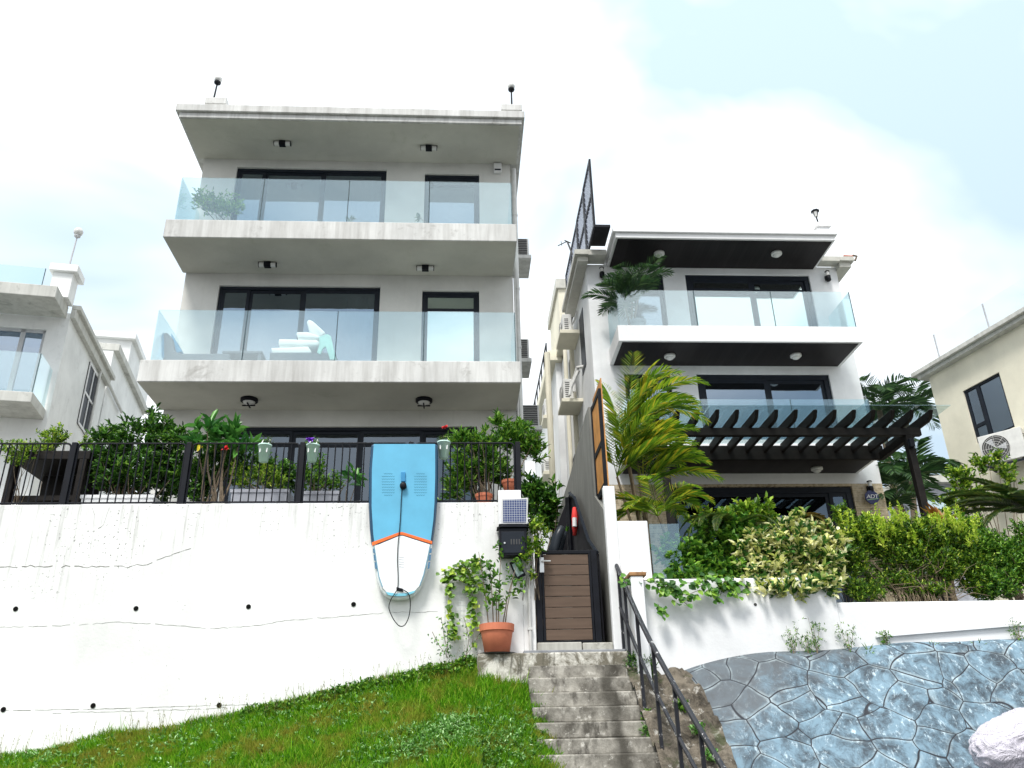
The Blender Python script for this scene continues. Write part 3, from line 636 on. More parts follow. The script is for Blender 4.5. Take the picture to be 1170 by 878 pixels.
cushion('long white cushion second from the bottom of the heap', [(318,387),(361,388),(365,390),(365,396),(318,395)], .5, 14.52)
cushion('short white cushion third up, slightly tilted in the heap', [(338,379),(352,379),(366,384),(364,388),(340,386.5)], .45, 14.54)
cushion('white cushion leaning up at the top of the heap', [(350,367),(353,364.5),(358,367),(372,380),(368,385),(360,385),(353,378)], .25, 14.6)
ch = thing('sofa_bench', 'low grey outdoor bench under the heap of white cushions', 'bench', (-2.9, 14.7, 6.92))
p0, p1 = G(309, 404, 14.5), G(384, 404, 14.5)
MB().box(p0.x, p1.x, 14.46, 15.1, 7.0, p0.z-.002).build('seat', M['seat_grey'], ch, .01)
for xx in (p0.x+.06, p1.x-.06): MB().box(xx-.04, xx+.04, 14.5, 15.05, 6.92, 7.0).build('leg', M['seat_grey'], ch)
tw = [(364,385),(374,381.5),(378,384),(384,411),(377,411),(372,396),(369,398),(366,405),(362,403),(365,393)]
o = MB().prism([G(x, y, 14.44) for x, y in tw], (0, .05, 0)).build('towel', M['towel'], None, .012); tag(o, 'mint green towel hanging over the white cushions on the lower balcony', 'towel')

# ================================================================== RIGHT HOUSE
RY = 18.6; RB = 17.3
rh = thing('house', 'white three storey house with dark boarded soffits and black pergola on the right', 'house', (6.6, 18.6, 2.0))
rx0, rx1 = 3.25, 9.95
e1 = (G(782.5,314,RY).x, G(924,314,RY).x, 9.45, G(850,314,RY).z)
e1b = (G(722,313.5,RY).x, G(757,313.5,RY).x, 9.75, G(740,313.5,RY).z)
e2 = (G(795.5,427.5,RY).x, G(947,427.5,RY).x, 6.7, G(870,427.5,RY).z)
e2b = (G(713,427,RY).x, G(766,427,RY).x, 6.9, G(740,427,RY).z)
e3 = (G(760,556,RY).x, G(973,556,RY).x, 2.1, G(900,556,RY).z)
mb = MB(); wall_panels(mb, rx0, rx1, RY, RY+.22, 6.0, 12.02, [e1, e1b, e2, e2b])
mb.box(rx0, rx0+.2, RY+.22, 30, 2.0, 12.02); mb.box(rx1-.2, rx1, RY+.22, 30, 2.0, 12.02); mb.box(rx0, rx1, 30, 30.2, 2, 12.02)
mb.build('wall', M['wall_clean'], rh)
mb = MB(); wall_panels(mb, rx0, rx1, RY, RY+.22, 2.0, 6.0, [e3]); mb.build('stone_wall', M['stone'], rh)
mb = MB()
for z in (2.0, 6.2, 9.1): mb.box(rx0+.2, rx1-.2, RY+.22, 21.5, z, z+.3)
mb.box(rx0+.2, rx1-.2, 21.5, 21.6, 2, 12); mb.build('interior', M['dark_room'], rh)
sliding_door(rh, *e1, RY, [(e1[0]+e1[1])/2+.1], pane='pane_bright', fw=.13, transom=e1[3]-.42)
sliding_door(rh, *e1b, RY, [], 'window')
sliding_door(rh, *e2, RY, [(e2[0]+e2[1])/2+.1], fw=.13, transom=None)
sliding_door(rh, *e2b, RY, [], 'window')
sliding_door(rh, *e3, RY, [e3[0]+2.0, e3[0]+3.9], fw=.14, pane='pane_dim')
# upper balcony
def dark_slab(x0, x1, y0, z0, z1, nm='balcony'):
    o = MB().box(x0, x1, y0, RY-.002, z0, z1).build(nm, M['white_trim'], rh, .008)
    MB().box(x0+.09, x1-.09, y0+.06, RY-.004, z0-.012, z0+.02).build('soffit', M['dark_planks'], o); return o
rb1 = dark_slab(3.67, 9.54, RB, 9.09, 9.51)
X = [3.72, G(793,340,RB+.05).x, G(881,340,RB+.05).x, 9.48]
glass_fence(rb1, [(X[i], RB+.05, X[i+1], RB+.05) for i in range(3)]+[(3.72, RB+.06, 3.72, RY-.01), (9.48, RB+.06, 9.48, RY-.01)], 9.50, G(850,333,RB+.05).z)
rb2 = dark_slab(3.67, 9.44, RB, 6.27, 6.62)
X = [3.72, G(764,458,RB+.05).x, G(903,458,RB+.05).x, 9.38]
glass_fence(rb2, [(X[i], RB+.05, X[i+1], RB+.05) for i in range(3)]+[(3.72, RB+.06, 3.72, RY-.01), (9.38, RB+.06, 9.38, RY-.01)], 6.61, G(900,456.5,RB+.05).z)
# roof slab, parapet, side cornice
rr = MB(); rr.box(3.74, 9.44, 17.2, 30, 12.10, 12.22); rr.box(3.80, 9.38, 17.26, RY, 11.96, 12.10)
rr = rr.build('roof', M['white_trim'], rh, .008)
MB().box(3.86, 9.32, 17.32, RY-.003, 11.948, 11.98).build('soffit', M['dark_planks'], rr)
MB().box(3.80, 9.20, 17.5, 17.62, 12.22, 12.42).build('parapet', M['white_trim'], rr, .008)
p = G(940,262,17.4); MB().box(8.98, 9.38, 17.3, 17.7, 12.42, 12.55).box(9.02, 9.34, 17.34, 17.66, 12.22, 12.42).build('roof_pier', M['white_trim'], rr, .008)
MB().box(2.98, 3.249, 18.25, 21.2, 11.9, 12.05).box(2.90, 3.249, 18.15, 21.2, 12.05, 12.2).box(3.249, 3.72, 18.15, RY-.004, 12.03, 12.2).build('side_cornice', M['trim'], rr, .008)
MB().box(9.951, 10.35, 18.3, 24, 12.05, 12.18).box(9.951, 10.27, 18.38, 24, 11.9, 12.05).box(9.445, 9.951, 18.3, RY-.004, 12.03, 12.18).build('side_cornice', M['trim'], rr, .008)
MB().box(3.30, 3.69, 17.25, 18.1, 12.26, 12.33).build('screen_deck', M['black'], rr)
# rear wing stepping out to the left
MB().box(3.06, 6.5, 22.95, 25.6, 12.2, 13.9).build('stair_tower', M['cream'], rh, .01)
MB().box(2.98, 6.6, 22.87, 25.7, 13.9, 14.25).build('tower_cornice', M['trim'], rh, .01)
MB().box(2.80, 3.249, 24.3, 33, 12.05, 12.42).build('rear_cornice', M['cream'], rh, .01)
MB().box(3.05, 3.249, 24.5, 33, 2.0, 12.05).build('side_bay', M['wall_clean'], rh, .01)
q = MB()
for y in np.linspace(25.8, 32.5, 8): q.box(2.90, 2.94, y, y+.04, 12.42, 13.4)
q.box(2.90, 2.94, 25.8, 32.6, 13.4, 13.46); q.build('terrace_rail', M['black'], rh)
# tall trellis on the roof edge
t = thing('trellis_screen', 'tall black framed trellis panels standing along the white house roof edge', 'trellis', (3.3, 17.3, 12.3))
ys = [17.3, 18.6, 20.0, 21.4, 22.8]
for i in range(4):
    y0, y1 = ys[i], ys[i+1]-.02; zt = 14.42-.04*i; fr = MB(); w = .10
    fr.box(3.28, 3.33, y0, y0+w, 12.3, zt); fr.box(3.28, 3.33, y1-w, y1, 12.3, zt); fr.box(3.28, 3.33, y0+w, y1-w, zt-w, zt); fr.box(3.28, 3.33, y0+w, y1-w, 12.3, 12.3+w); fr.box(3.28, 3.33, y0+w, y1-w, 13.3, 13.3+w)
    pf = fr.build('panel_frame', M['black'], t); la = MB(); H = zt-12.3-2*w; W = y1-y0-2*w; s_ = .17
    k = -W
    while k < H:
        for sg in (0, 1):
            a0, b0 = max(0, -k), min(W, H-k)
            if b0 > a0:
                ya, yb = (a0, b0) if sg == 0 else (W-a0, W-b0)
                la.tube([(3.302+.006*sg, y0+w+ya, 12.3+w+k+a0), (3.302+.006*sg, y0+w+yb, 12.3+w+k+b0)], .007, 4)
        k += s_
    la.build('lattice', M['lattice'], pf)
# ledges with air conditioners down the alley side
def ledge(px0, px1, pyt, pyf, pyr, xw, lab, unit_px, h=.62):
    Y = xw/S(px1, pyf)[0]; x0 = S(px0, pyf)[0]*Y; z0 = S((px0+px1)/2, pyf)[1]*Y; zt = S((px0+px1)/2, pyt)[1]*Y; Yr = min(Y+1.2, z0/S((px0+px1)/2, pyr)[1])
    MB().box(x0, xw-.002, Y, Yr, z0, zt).build('ac_ledge', M['cream'], rh, .01)
    ua = G(unit_px[0], pyt, Y+.1); ub = G(unit_px[1], pyt, Y+.1); w = 0.75; hh = S(unit_px[0], unit_px[2])[1]*(Y+.1)-zt
    dd = min(.34, xw-x0-.1)
    return ac_unit(lab, (ua.x, Y+.15+w/2, zt), w=min(w, Yr-Y-.05), d=ub.x-ua.x, h=hh, rotz=R(-90), grp='air conditioners on ledges of the white house side wall')
ledge(640, 662.7, 376.6, 380.7, 400, 3.25, 'beige air conditioner on the uppermost near ledge of the white house', (643.5,654,358))
ledge(642, 666.6, 455, 459, 475, 3.25, 'beige air conditioner with pipe runs on the near ledge one floor below the roof screen', (644.5,656,432))
ledge(621, 639, 474, 478, 490, 3.25, 'beige air conditioner on the far middle ledge of the white house side wall', (623,631,455))
ledge(621, 641, 538, 542, 554, 3.25, 'beige air conditioner on the lowest ledge of the white house, above the dark bush', (622,635,523))
q = MB()
q.tube([G(668,419,20.0), G(660,420,20.3), G(656,432,20.4), G(656,448,20.4)], .05, 7); q.tube([G(661,424,20.3), G(652,444,20.4), G(651,452,20.4)], .045, 7)
q.tube([G(659,356,20.6), G(657,365,20.6), G(652,373,20.6)], .03, 6); q.build('refrigerant_pipe', M['ac'], rh)
q = MB(); q.tube([(3.16, 21.5, 11.8), (3.16, 21.5, 2.0)], .07, 8); q.tube([(2.65, 23.3, 11.8), (2.65, 23.3, 2.0)], .09, 8); q.tube([(3.17, 23, 11.8), (3.17, 23, 2.0)], .06, 8)
q.build('drain_pipe', M['cream'], rh)
q = MB()
for (y0, y1, z0, z1) in ((19.6, 20.3, 9.6, 11.3), (21.8, 22.8, 9.7, 11.2), (21.8, 23.0, 6.6, 8.2), (19.5, 20.3, 6.7, 8.2)): MB().box(3.235, 3.248, y0, y1, z0, z1).build('side_window', M['frame'], rh)
# aerial
t = thing('aerial', 'thin dark television aerial poking from the white house side cornice', 'aerial', G(652,286,20.5))
q = MB(); A = [G(654,291,20.5), G(648,276,20.5), G(637.5,281,20.5)]; q.tube([A[0], A[1]], .025, 6); q.tube([A[1], A[2]], .015, 5); q.tube([G(645,275,20.5), G(652,278,20.5)], .02, 5); q.tube([G(641,276,20.5), G(642,281,20.5)], .01, 5); q.build('rod', M['grille'], t)
# recessed lights
for px, py, z, lab in ((753,289,11.945,'round grey light under the white house roof, left one above the palm'), (887,289,11.945,'round grey light under the white house roof, right one'), (765,406,9.075,'round grey light under the upper white house balcony, above the yellow palm'), (909,405.5,9.075,'round grey light under the upper white house balcony, right one'), (933,534.5,6.255,'round grey light under the lowest dark soffit behind the pergola beam, near the stone wall'), (780,536,6.255,'round grey light under the lowest dark soffit, beside the palm fronds')):
    bulkhead(px, py, z, lab, 'round lights under the white house soffits', .135, 'ac', False)
def wall_lamp(px, py, Y, label, h=.30):
    p = G(px, py, Y); t = thing('wall_lamp', label, 'wall lamp', (p.x, Y, p.z), 'black wall lamps on the white house', 0, True)
    MB().box(-.05, .05, -.03, -.002, -.12, .02).build('bracket', M['black'], t, .006)
    MB().lathe([(.055,-.17),(.065,-.15),(.065,-.03),(.05,-.01)], (0,-.10,0), 14).build('body', M['black'], t, 0, True)
    MB().lathe([(.045,-.01),(.045,.10)], (0,-.10,0), 12).build('glass', M['lampglass'], t)
    MB().lathe([(.06,.10),(.06,.12),(.01,.14)], (0,-.10,0), 14).build('cap', M['black'], t)
wall_lamp(687, 313, RY, 'black cylinder wall lamp on the white house beside the balcony palm')
wall_lamp(944, 317, RY, 'black cylinder wall lamp right of the bright upper balcony door')
wall_lamp(992, 557, RY, 'black cylinder wall lamp on the stone wall above the blue alarm plate')
# octagonal alarm plate
p = G(993, 570.5, RY); t = thing('alarm_sign', 'dark blue octagonal alarm company plate on the stone wall', 'sign', (p.x, RY-.16, p.z), None, 0, True)
def ngon(r, n=8, y=0, rot=22.5): return [(r*math.cos(R(rot+360/n*k)), y, r*math.sin(R(rot+360/n*k))) for k in range(n)]
MB().prism(ngon(.175), (0, .03, 0)).build('plate', simple('alarm_blue', (.012,.018,.09), .4), t, .006)
MB().box(-.03, .03, .03, .155, -.02, .05).build('bracket', M['black'], t)
cu = bpy.data.curves.new('letters', 'FONT'); cu.body = 'ADT'; cu.size = .13; cu.extrude = .003; cu.align_x = 'CENTER'; cu.align_y = 'CENTER'; cu.shear = .2; cu.space_character = .9
to = bpy.data.objects.new('lettering_curve', cu); COL.objects.link(to); bpy.context.view_layer.update()
me = bpy.data.meshes.new_from_object(to.evaluated_get(bpy.context.evaluated_depsgraph_get())); bpy.data.objects.remove(to)
lt = link('lettering', me, M['white_trim'], t); lt.rotation_euler = (R(90), 0, 0); lt.location = (0, -.006, .01); lt.scale = (1.15, 1, 1)
MB().prism([(-.13,-.005,-.075),(.14,-.005,-.045),(.14,-.005,-.03),(-.13,-.005,-.06)], (0,.004,0)).build('stripe', simple('plate_green', (.25,.42,.22), .5), t)
# roof corner: floodlamp and camera
t = thing('lantern', 'small black lantern perched by the right pier of the white house roof', 'lantern', G(931,246,17.35)); c = G(931.5,243,17.35)
MB().lathe([(.03,.09),(.10,.05),(.11,.03),(.085,.0)], tuple(c), 8).build('cap', M['black'], t); MB().lathe([(.075,0),(.05,-.13)], tuple(c), 8).build('glass', M['lampglass'], t)
q = MB().tube([c+Vector((0,0,-.13)), c+Vector((.03,.03,-.24)), (c.x+.10, c.y+.1, 12.45)], .018, 6)
for k in range(4): a_ = k*math.pi/2+.4; q.tube([c+Vector((.08*math.cos(a_), .08*math.sin(a_), 0)), c+Vector((.05*math.cos(a_), .05*math.sin(a_), -.13))], .008, 4)
q.build('bracket', M['black'], t)
t = thing('water_spout', 'rusty red pipe end sticking out past the white house right cornice', 'pipe', G(968,293,18.6)); MB().tube([G(964,293.5,18.6), G(974,294,18.6)], .045, 8).build('spout', simple('rust', (.34,.08,.03), .7), t); MB().tube([G(974,292,18.6), G(979,293,18.6), G(977,298,18.6)], .03, 6).build('nozzle', M['bark'], t)

# pergola --------------------------------------------------------------------
t = thing('pergola', 'dark timber pergola with glass roof sheet in front of the white house', 'pergola', (6.6, 16, 2.0))
zr = 6.47; zb = 6.30
xf = [G(px, 471, 15.3).x for px in np.arange(663, 1070, 20.3)]   # rafter noses, evenly spaced
xr_ = G(1062, 471, 15.3).x; n_r = 15; sp = .400
for i in range(n_r):
    x = xr_-i*sp*1.0
    w = .075; P_ = [(x-w/2, 15.22, zr-.02), (x-w/2, 15.30, zr-.14), (x-w/2, 15.42, zr-.19), (x-w/2, RB-.10, zr-.19), (x-w/2, RB-.10, zr), (x-w/2, 15.22, zr)]
    MB().prism(P_, (w, 0, 0)).build('rafter', M['blackwood'], t, .008)
pbx0 = 3.6
MB().box(pbx0, G(1051,490,15.75).x, 15.72, 15.84, zr-.36, zr-.192).build('front_beam', M['blackwood'], t, .01)
MB().box(pbx0, 9.40, RB-.10, RB-.012, zr-.36, zr-.03).build('wall_beam', M['blackwood'], t, .01)
MB().box(9.28, 9.40, 15.84, RB-.10, zr-.36, zr-.192).build('end_beam', M['blackwood'], t, .01)
a_ = G(1036,496,15.78); MB().box(a_.x-.07, a_.x+.07, 15.71, 15.85, 2.0, zr-.362).build('post', M['blackwood'], t, .01)
MB().box(4.0, 4.14, 15.71, 15.85, 2.0, zr-.362).build('post', M['blackwood'], t, .01)
gl = G(1088,463,15.0); xs = [3.5, 4.9, 6.4, 7.9, gl.x]
for i in range(4): MB().box(xs[i]+.004, xs[i+1]-.004, 15.05, RB-.11, zr+.012, zr+.030).build('glass_sheet', M['rail'], t)
p = G(1040,505,15.68); MB().box(p.x-.05, p.x+.05, 15.60, 15.708, p.z-.13, p.z+.05).build('lamp_box', M['black'], t, .01)

# ================================================================== NEIGHBOURS
nl = thing('house', 'old stained white house at the far left edge behind the black fence', 'house', (-9.25, 18.0, 3.0), None, R(9.2), True)
T = Matrix.Translation((-9.25, 18.0, 3.0)) @ Matrix.Rotation(R(9.2), 4, 'Z'); Ti = T.inverted()
cr = S(66, 326)
def nloc(px, py, yl):       # point on the neighbour's own vertical plane y' = yl seen at a photo position
    d = Vector((S(px, py)[0], 1, S(px, py)[1])); n_ = (T.to_3x3() @ Vector((0, 1, 0))); o_ = T @ Vector((0, yl, 0))
    return Ti @ (d*(o_.dot(n_)/d.dot(n_)))
zrt = nloc(66, 327, -.9).z; zcor = nloc(82, 352, 0).z
win = (nloc(0,373,0).x-1.2, nloc(53,377,0).x, nloc(30,460,0).z-.3, nloc(40,376,0).z)
mb = MB(); wall_panels(mb, -6, 0, 0, .2, 0, zrt-.35, [win]); mb.box(-.2, 0, .2, 3.9, 0, zrt-.1); mb.box(-6, -.2, 3.7, 3.9, 0, zrt-.3); mb.box(-6, -.2, 1.6, 1.7, 0, zrt-.4)
mb.build('wall', M['nbr'], nl)
fr = MB(); x0, x1, z0, z1 = win
for (a0, a1, c0, c1) in ((x0,x1,z1-.07,z1),(x0,x1,z0,z0+.07),(x0,x0+.07,z0,z1),(x1-.07,x1,z0,z1),((x0+x1)/2+.55,(x0+x1)/2+.65,z0,z1)): fr.box(a0, a1, .06, .12, c0+.001, c1-.001)
fw_ = fr.build('window', M['alu'], nl); MB().box(x0+.05, x1-.05, .10, .115, z0+.05, z1-.05).build('pane', M['pane'], fw_)
ns = nloc(66, 327, -1.0)
rs = MB().box(-6, ns.x, -1.0, -.002, ns.z-.30, ns.z).build('roof_slab', M['nbrslab'], nl, .015)
a1_ = nloc(0, 302, -.95); glass_fence(rs, [(-6, -.93, ns.x-.35, -.93)], ns.z, nloc(40, 306, -.93).z)
pb = MB(); pb.box(-.42, .02, -.5, -.05, ns.z, nloc(80,312,-.5).z); pb.box(-.50, .12, -.58, .05, nloc(80,312,-.5).z, nloc(80,304,-.5).z); pb.build('roof_pier', M['nbr'], nl, .012)
bs = nloc(36, 448, -1.0); b_ = MB().box(-6, bs.x+.03, -1.0, -.002, bs.z-.24, bs.z).build('balcony', M['nbrslab'], nl, .015)
glass_fence(b_, [(-6, -.95, bs.x, -.95), (bs.x, -.94, bs.x, -.06)], bs.z, bs.z+.95)
MB().box(.002, .12, -.05, 3.9, zrt-.35, zrt-.12).box(.002, .20, -.05, 4.0, zrt-.12, zrt+.0).build('side_cornice', M['nbrslab'], nl, .015)
def nls(px, py, xl):
    d = Vector((S(px, py)[0], 1, S(px, py)[1])); n_ = (T.to_3x3() @ Vector((1, 0, 0))); o_ = T @ Vector((xl, 0, 0))
    return Ti @ (d*(o_.dot(n_)/d.dot(n_)))
cA, cB = nls(131,397,.0), nls(163,469,.0); zc_ = cA.z
MB().box(-.6, 0, 4.05, cB.y, 0, zc_-.12).build('rear_wall', M['nbr'], nl)
MB().box(-.6, .14, 4.03, cB.y+.1, zc_-.12, zc_+.10).build('rear_cornice', M['nbrslab'], nl, .015)
tA = nls(140, 372, -.1)
MB().box(-2.2, -.1, 6.2, 9.5, zc_+.1, zc_+1.3).box(-2.3, .02, 6.05, 9.6, zc_+1.3, zc_+1.5).build('stair_tower', M['nbr'], nl, .015)
wA, wB = nls(96,437,0), nls(104,476,0); wc = (wA.z+wB.z)/2; yc = (wA.y+wB.y)/2
so = MB().box(.003, .02, yc-.5, yc+.5, wc-.85, wc+.85).build('side_window', M['frame'], nl); q = MB()
for z in (-.85, 0, .8): q.box(.02, .04, yc-.5, yc+.5, wc+z, wc+z+.06)
for y in (-.5, -.03, .44): q.box(.022, .042, yc+y, yc+y+.05, wc-.85, wc+.85)
q.build('window_bar', M['white_trim'], so)
pA_, pB_ = nls(116,420,.08), nls(139,471,.08); q = MB(); q.tube([pA_, pB_], .045, 8); q.tube([pA_, (pA_.x, pA_.y, 0)], .035, 8); q.build('drain_pipe', M['pipe'], nl)
lp = T @ Vector((-.2, -.25, nloc(80,304,-.5).z)); globe_lamp(lp.x, lp.y, lp.z, .95, 'white globe lamp leaning on the far left house roof', R(2), None, .11, 'alu', 'lampglass')

nr = thing('house', 'pale yellow house with one dark window at the right edge', 'house', (12.64, 20.0, 2.0), None, R(13.5), True)
T = Matrix.Translation((12.64, 20.0, 2.0)) @ Matrix.Rotation(R(13.5), 4, 'Z'); Ti = T.inverted()
def nlx(px, py, xl):        # same for a plane x' = xl
    d = Vector((S(px, py)[0], 1, S(px, py)[1])); n_ = (T.to_3x3() @ Vector((1, 0, 0))); o_ = T @ Vector((xl, 0, 0))
    return Ti @ (d*(o_.dot(n_)/d.dot(n_)))
zt = nlx(1063, 431, 0).z; c1_, c2_, c3_ = nlx(1100,448,0), nlx(1141,424.5,0), nlx(1160,490,0); c4_ = nlx(1114,506,0)
wy0, wy1, wz1, wz0 = c2_.y, c1_.y, (c1_.z+c2_.z)/2, (c3_.z+c4_.z)/2
mb = MB(); Rm = Matrix.Rotation(R(90), 4, 'Z')
tmp = MB(); wall_panels(tmp, -9, 0, -.2, 0, 0, zt, [(wy0, wy1, wz0, wz1)])
# rotate that wall so it runs along local y with its outer face at x' = 0
mb.v = [(-v[1], v[0], v[2]) for v in tmp.v]; mb.f = tmp.f; mb.box(.2, 9, -.2, 0, 0, zt); mb.box(.2, 9, -9, -8.8, 0, zt); mb.box(.6, .7, -8.8, -.2, 0, zt)
mb.build('wall', M['cream'], nr)
MB().box(-.30, 9, -9.2, .3, zt+.10, zt+.22).box(-.2, 9, -9.2, .2, zt, zt+.10).build('roof', M['nbrslab'], nr, .01)
fr = MB()
ym = wy1-(wy1-wy0)*.36
for (a0, a1, c0, c1) in ((wy0,wy1,wz1-.06,wz1),(wy0,wy1,wz0,wz0+.06),(wy0,wy0+.06,wz0+.061,wz1-.061),(wy1-.06,wy1,wz0+.061,wz1-.061),(ym-.05,ym+.05,wz0+.061,wz1-.061),(ym+.05,wy1-.06,wz0+.40,wz0+.48)): fr.box(.04, .10, a0, a1, c0, c1)
fw_ = fr.build('window', M['frame'], nr); MB().box(.07, .085, wy0+.05, wy1-.05, wz0+.05, wz1-.05).build('pane', M['pane'], fw_)
for k, yy in enumerate((-.6, -2.3, -4.0, -5.7)): MB().box(-.1, -.08, yy-.02, yy+.02, zt+.22, zt+1.0).build('rail_post', M['alu'], nr)
MB().box(-.095, -.085, -8, -.6, zt+.3, zt+1.0).build('glass_rail', M['clear'], nr)
pA = T @ nlx(1150, 528, -.45)
ac = ac_unit('cream air conditioner with round fan on brackets below the yellow house window', tuple(pA), w=.95, d=.36, h=.75, rotz=R(13.5-62), grp=None)
q = MB(); q.box(-.5, .5, -.02, .02, -.05, -.005).box(-.4, -.36, -.02, .5, -.06, -.02).box(.36, .4, -.02, .5, -.06, -.02).build('bracket', M['frame'], ac)

t = thing('house', 'small distant white house glimpsed in the gap between the two tall houses', 'house', (3.6, 45, 3)); 
a0, a1 = G(596, 520, 45), G(640, 520, 45)
MB().box(a0.x-2, a1.x+.5, 45, 50, 2, a0.z+.2).build('wall', M['wall_clean'], t); MB().box(a0.x-2.2, a1.x+.8, 44.7, 50.2, a0.z+.2, a0.z+.6).build('roof', M['trim'], t)
p0, p1 = G(608,563,45), G(622,543,45); MB().box(p0.x, p1.x, 44.9, 44.995, p0.z, p1.z).build('window', M['pane_bright'], t)
t = thing('house', 'distant low grey building behind the palms right of the pergola post', 'house', (17, 34, 3)); p0, p1 = G(1046,600,30), G(1100,545,30)
MB().box(p0.x, p1.x+1, 30, 36, 2, p1.z-.3).build('wall', M['planter_grey'], t); MB().box(p0.x-.2, p1.x+1.2, 29.7, 36.2, p1.z-.3, p1.z).build('roof', M['trim'], t)
p0, p1 = G(1060,592,30), G(1080,572,30); MB().box(p0.x, p1.x, 29.93, 29.99, p0.z, p1.z).build('window', M['pane_bright'], t)

# ================================================================== RETAINING WALL AND FENCE
WY = 11.0
rw = thing('retaining_wall', 'tall whitewashed retaining wall with black weep holes under the fence', 'wall', (-5, 11, 0))
MB().box(-14, .80, WY, WY+.28, -1.6, 3.31).box(.80, .955, WY, WY+.28, -1.6, 2.98).build('wall', M['wall_white'], rw, .012)
for px, py in ((18,696),(155.5,695.5),(284,693.5),(404,690.8),(4,811),(106.5,806.5),(250.5,806)):
    p = G(px, py, WY); q = MB(); q.lathe([(.029,-.006),(.031,-.006),(.031,-.001),(.029,-.001)], (p.x, WY, p.z), 16, 'Y'); o = q.build('weep_pipe', M['grey_wall'], rw)
    MB().lathe([(.0293,-.0075),(.0293,-.004)], (p.x, WY, p.z), 16, 'Y').build('weep_hole', M['void'], o)
CRK = simple('crack_grey', (.17,.165,.15), .95, var=.4, scale=9)  # mottled dark grey of the wall cracks
def crack(pts, w=.006, jit=1.2):
    q = MB(); P_ = []
    for (a, b) in zip(pts[:-1], pts[1:]):
        n_ = max(2, int(abs(b[0]-a[0])/5))
        for k in range(n_): P_.append((a[0]+(b[0]-a[0])*k/n_, a[1]+(b[1]-a[1])*k/n_+random.uniform(-jit, jit)*.6))
    P_.append(pts[-1]); V = [G(x, y, WY-.0025) for x, y in P_]
    for a, b in zip(V[:-1], V[1:]):
        if random.random() < .07: continue
        h = w*random.uniform(.15, .75)/2; q.prism([a-Vector((0,0,h)), b-Vector((0,0,h)), b+Vector((0,0,h)), a+Vector((0,0,h))], (0, .0035, 0))
    q.build('crack', CRK, rw)
crack([(0,717),(54,716),(137,711),(217,716),(235,718.5),(290,715.5),(326,709),(420,702.5),(444,700),(500,699)])
crack([(0,812),(105,810.5),(250,806),(311,805)], .008, .5); crack([(60,815),(180,812),(260,809)], .005); crack([(0,647),(145,647.8),(174,643),(199,634),(218,627)], .014, 2.5)
crack([(125,580),(118,600),(112,604)], .01, 1); crack([(105,580),(108,588),(106,602)], .01, 1)
# fence
fz0, fz1 = 3.33, 4.20
fx = [-5.26-1.53*2, -5.26-1.53, -5.26, -3.73, -2.19, -.70, .79]
fe = thing('fence', 'black steel bar fence along the top of the whitewashed retaining wall', 'fence', (-3, 11.1, 3.31))
for x in fx: MB().box(x-.035, x+.035, 11.07, 11.14, 3.31, fz1+.01).build('post', M['black'], fe, .006)
for i in range(len(fx)-1):
    a, b = fx[i]+.05, fx[i+1]-.05; r = .06
    q = MB(); arc = lambda cx, s_: [(cx-s_*r*math.cos(t_), 11.105, fz1-r+r*math.sin(t_)) for t_ in np.linspace(0, math.pi/2, 5)]
    q.tube([(a, 11.105, fz0)]+arc(a+r, 1)+list(reversed(arc(b-r, -1)))+[(b, 11.105, fz0)], .014, 6)
    q.tube([(a, 11.105, fz0+.03), (b, 11.105, fz0+.03)], .012, 6); q.build('panel_frame', M['black'], fe)
    n_ = 14; 
    for k in range(1, n_):
        x = a+(b-a)*k/n_
        if i >= 1: MB().tube([(x, 11.105, fz0+.03), (x, 11.105, fz1)], .0095, 6).build('bar', M['black'], fe)

# ================================================================== PADDLE BOARD
bd = thing('paddle_board', 'blue and white paddle board hanging upside down over the black fence', 'paddle board', (-.9, 10.85, 2.0))
BP = lambda x, y, Y=10.86: G(400+x/3.25, 490+y/3.25, Y)
outl = [(78,55),(70,150),(68,290),(72,370),(79,440),(88,510),(101,570),(112,598),(128,618),(150,630),(180,634),(212,630),(238,617),(258,596),(274,560),(287,520),(299,460),(308,410),(318,340),(323,280),(326,180),(326,55)]
m_, n, l, b = mat('board_rail_paint'); tcx = n.new('ShaderNodeTexCoord'); sp = n.new('ShaderNodeSeparateXYZ'); l.new(tcx.outputs['Object'], sp.inputs[0])
zc = BP(190, 430).z
g1 = n.new('ShaderNodeMath'); g1.operation = 'GREATER_THAN'; g1.inputs[1].default_value = zc; l.new(sp.outputs[2], g1.inputs[0])
l.new(mixc(n, l, g1.outputs[0], (.70,.74,.76), (.003,.05,.11)), b.inputs['Base Color']); b.inputs['Roughness'].default_value = .35
MB().prism([BP(x, y) for x, y in outl], (0, .12, 0)).build('hull', m_, bd, .035, False)
cx_, cy_ = 197, 0
def inset(p, k): 
    return (cx_+(p[0]-cx_)*k, p[1])
pad_up = [(88,57),(81,150),(80,290),(86,390),(91,430),(185,392),(194,392),(298,426),(309,340),(313,280),(316,180),(316,57)]
sea = simple('board_sky_blue', (.105,.40,.60), .5, var=.10, scale=2.5)
MB().prism([BP(x, y, 10.848) for x, y in pad_up], (0, .02, 0)).build('deck_pad', sea, bd)
MB().prism([BP(x, y, 10.846) for x, y in [(82,434),(184,394),(195,394),(304,428),(305,418),(195,384),(184,384),(81,422)]], (0, .02, 0)).build('orange_stripe', simple('board_orange', (.85,.15,.02), .5), bd)
tail = [(92,436),(184,398),(196,398),(296,430),(286,480),(272,540),(256,585),(236,606),(205,616),(170,618),(142,612),(122,592),(108,550),(98,490)]
MB().prism([BP(x, y, 10.848) for x, y in tail], (0, .02, 0)).build('tail_panel', simple('board_white', (.80,.82,.83), .45, var=.03), bd)
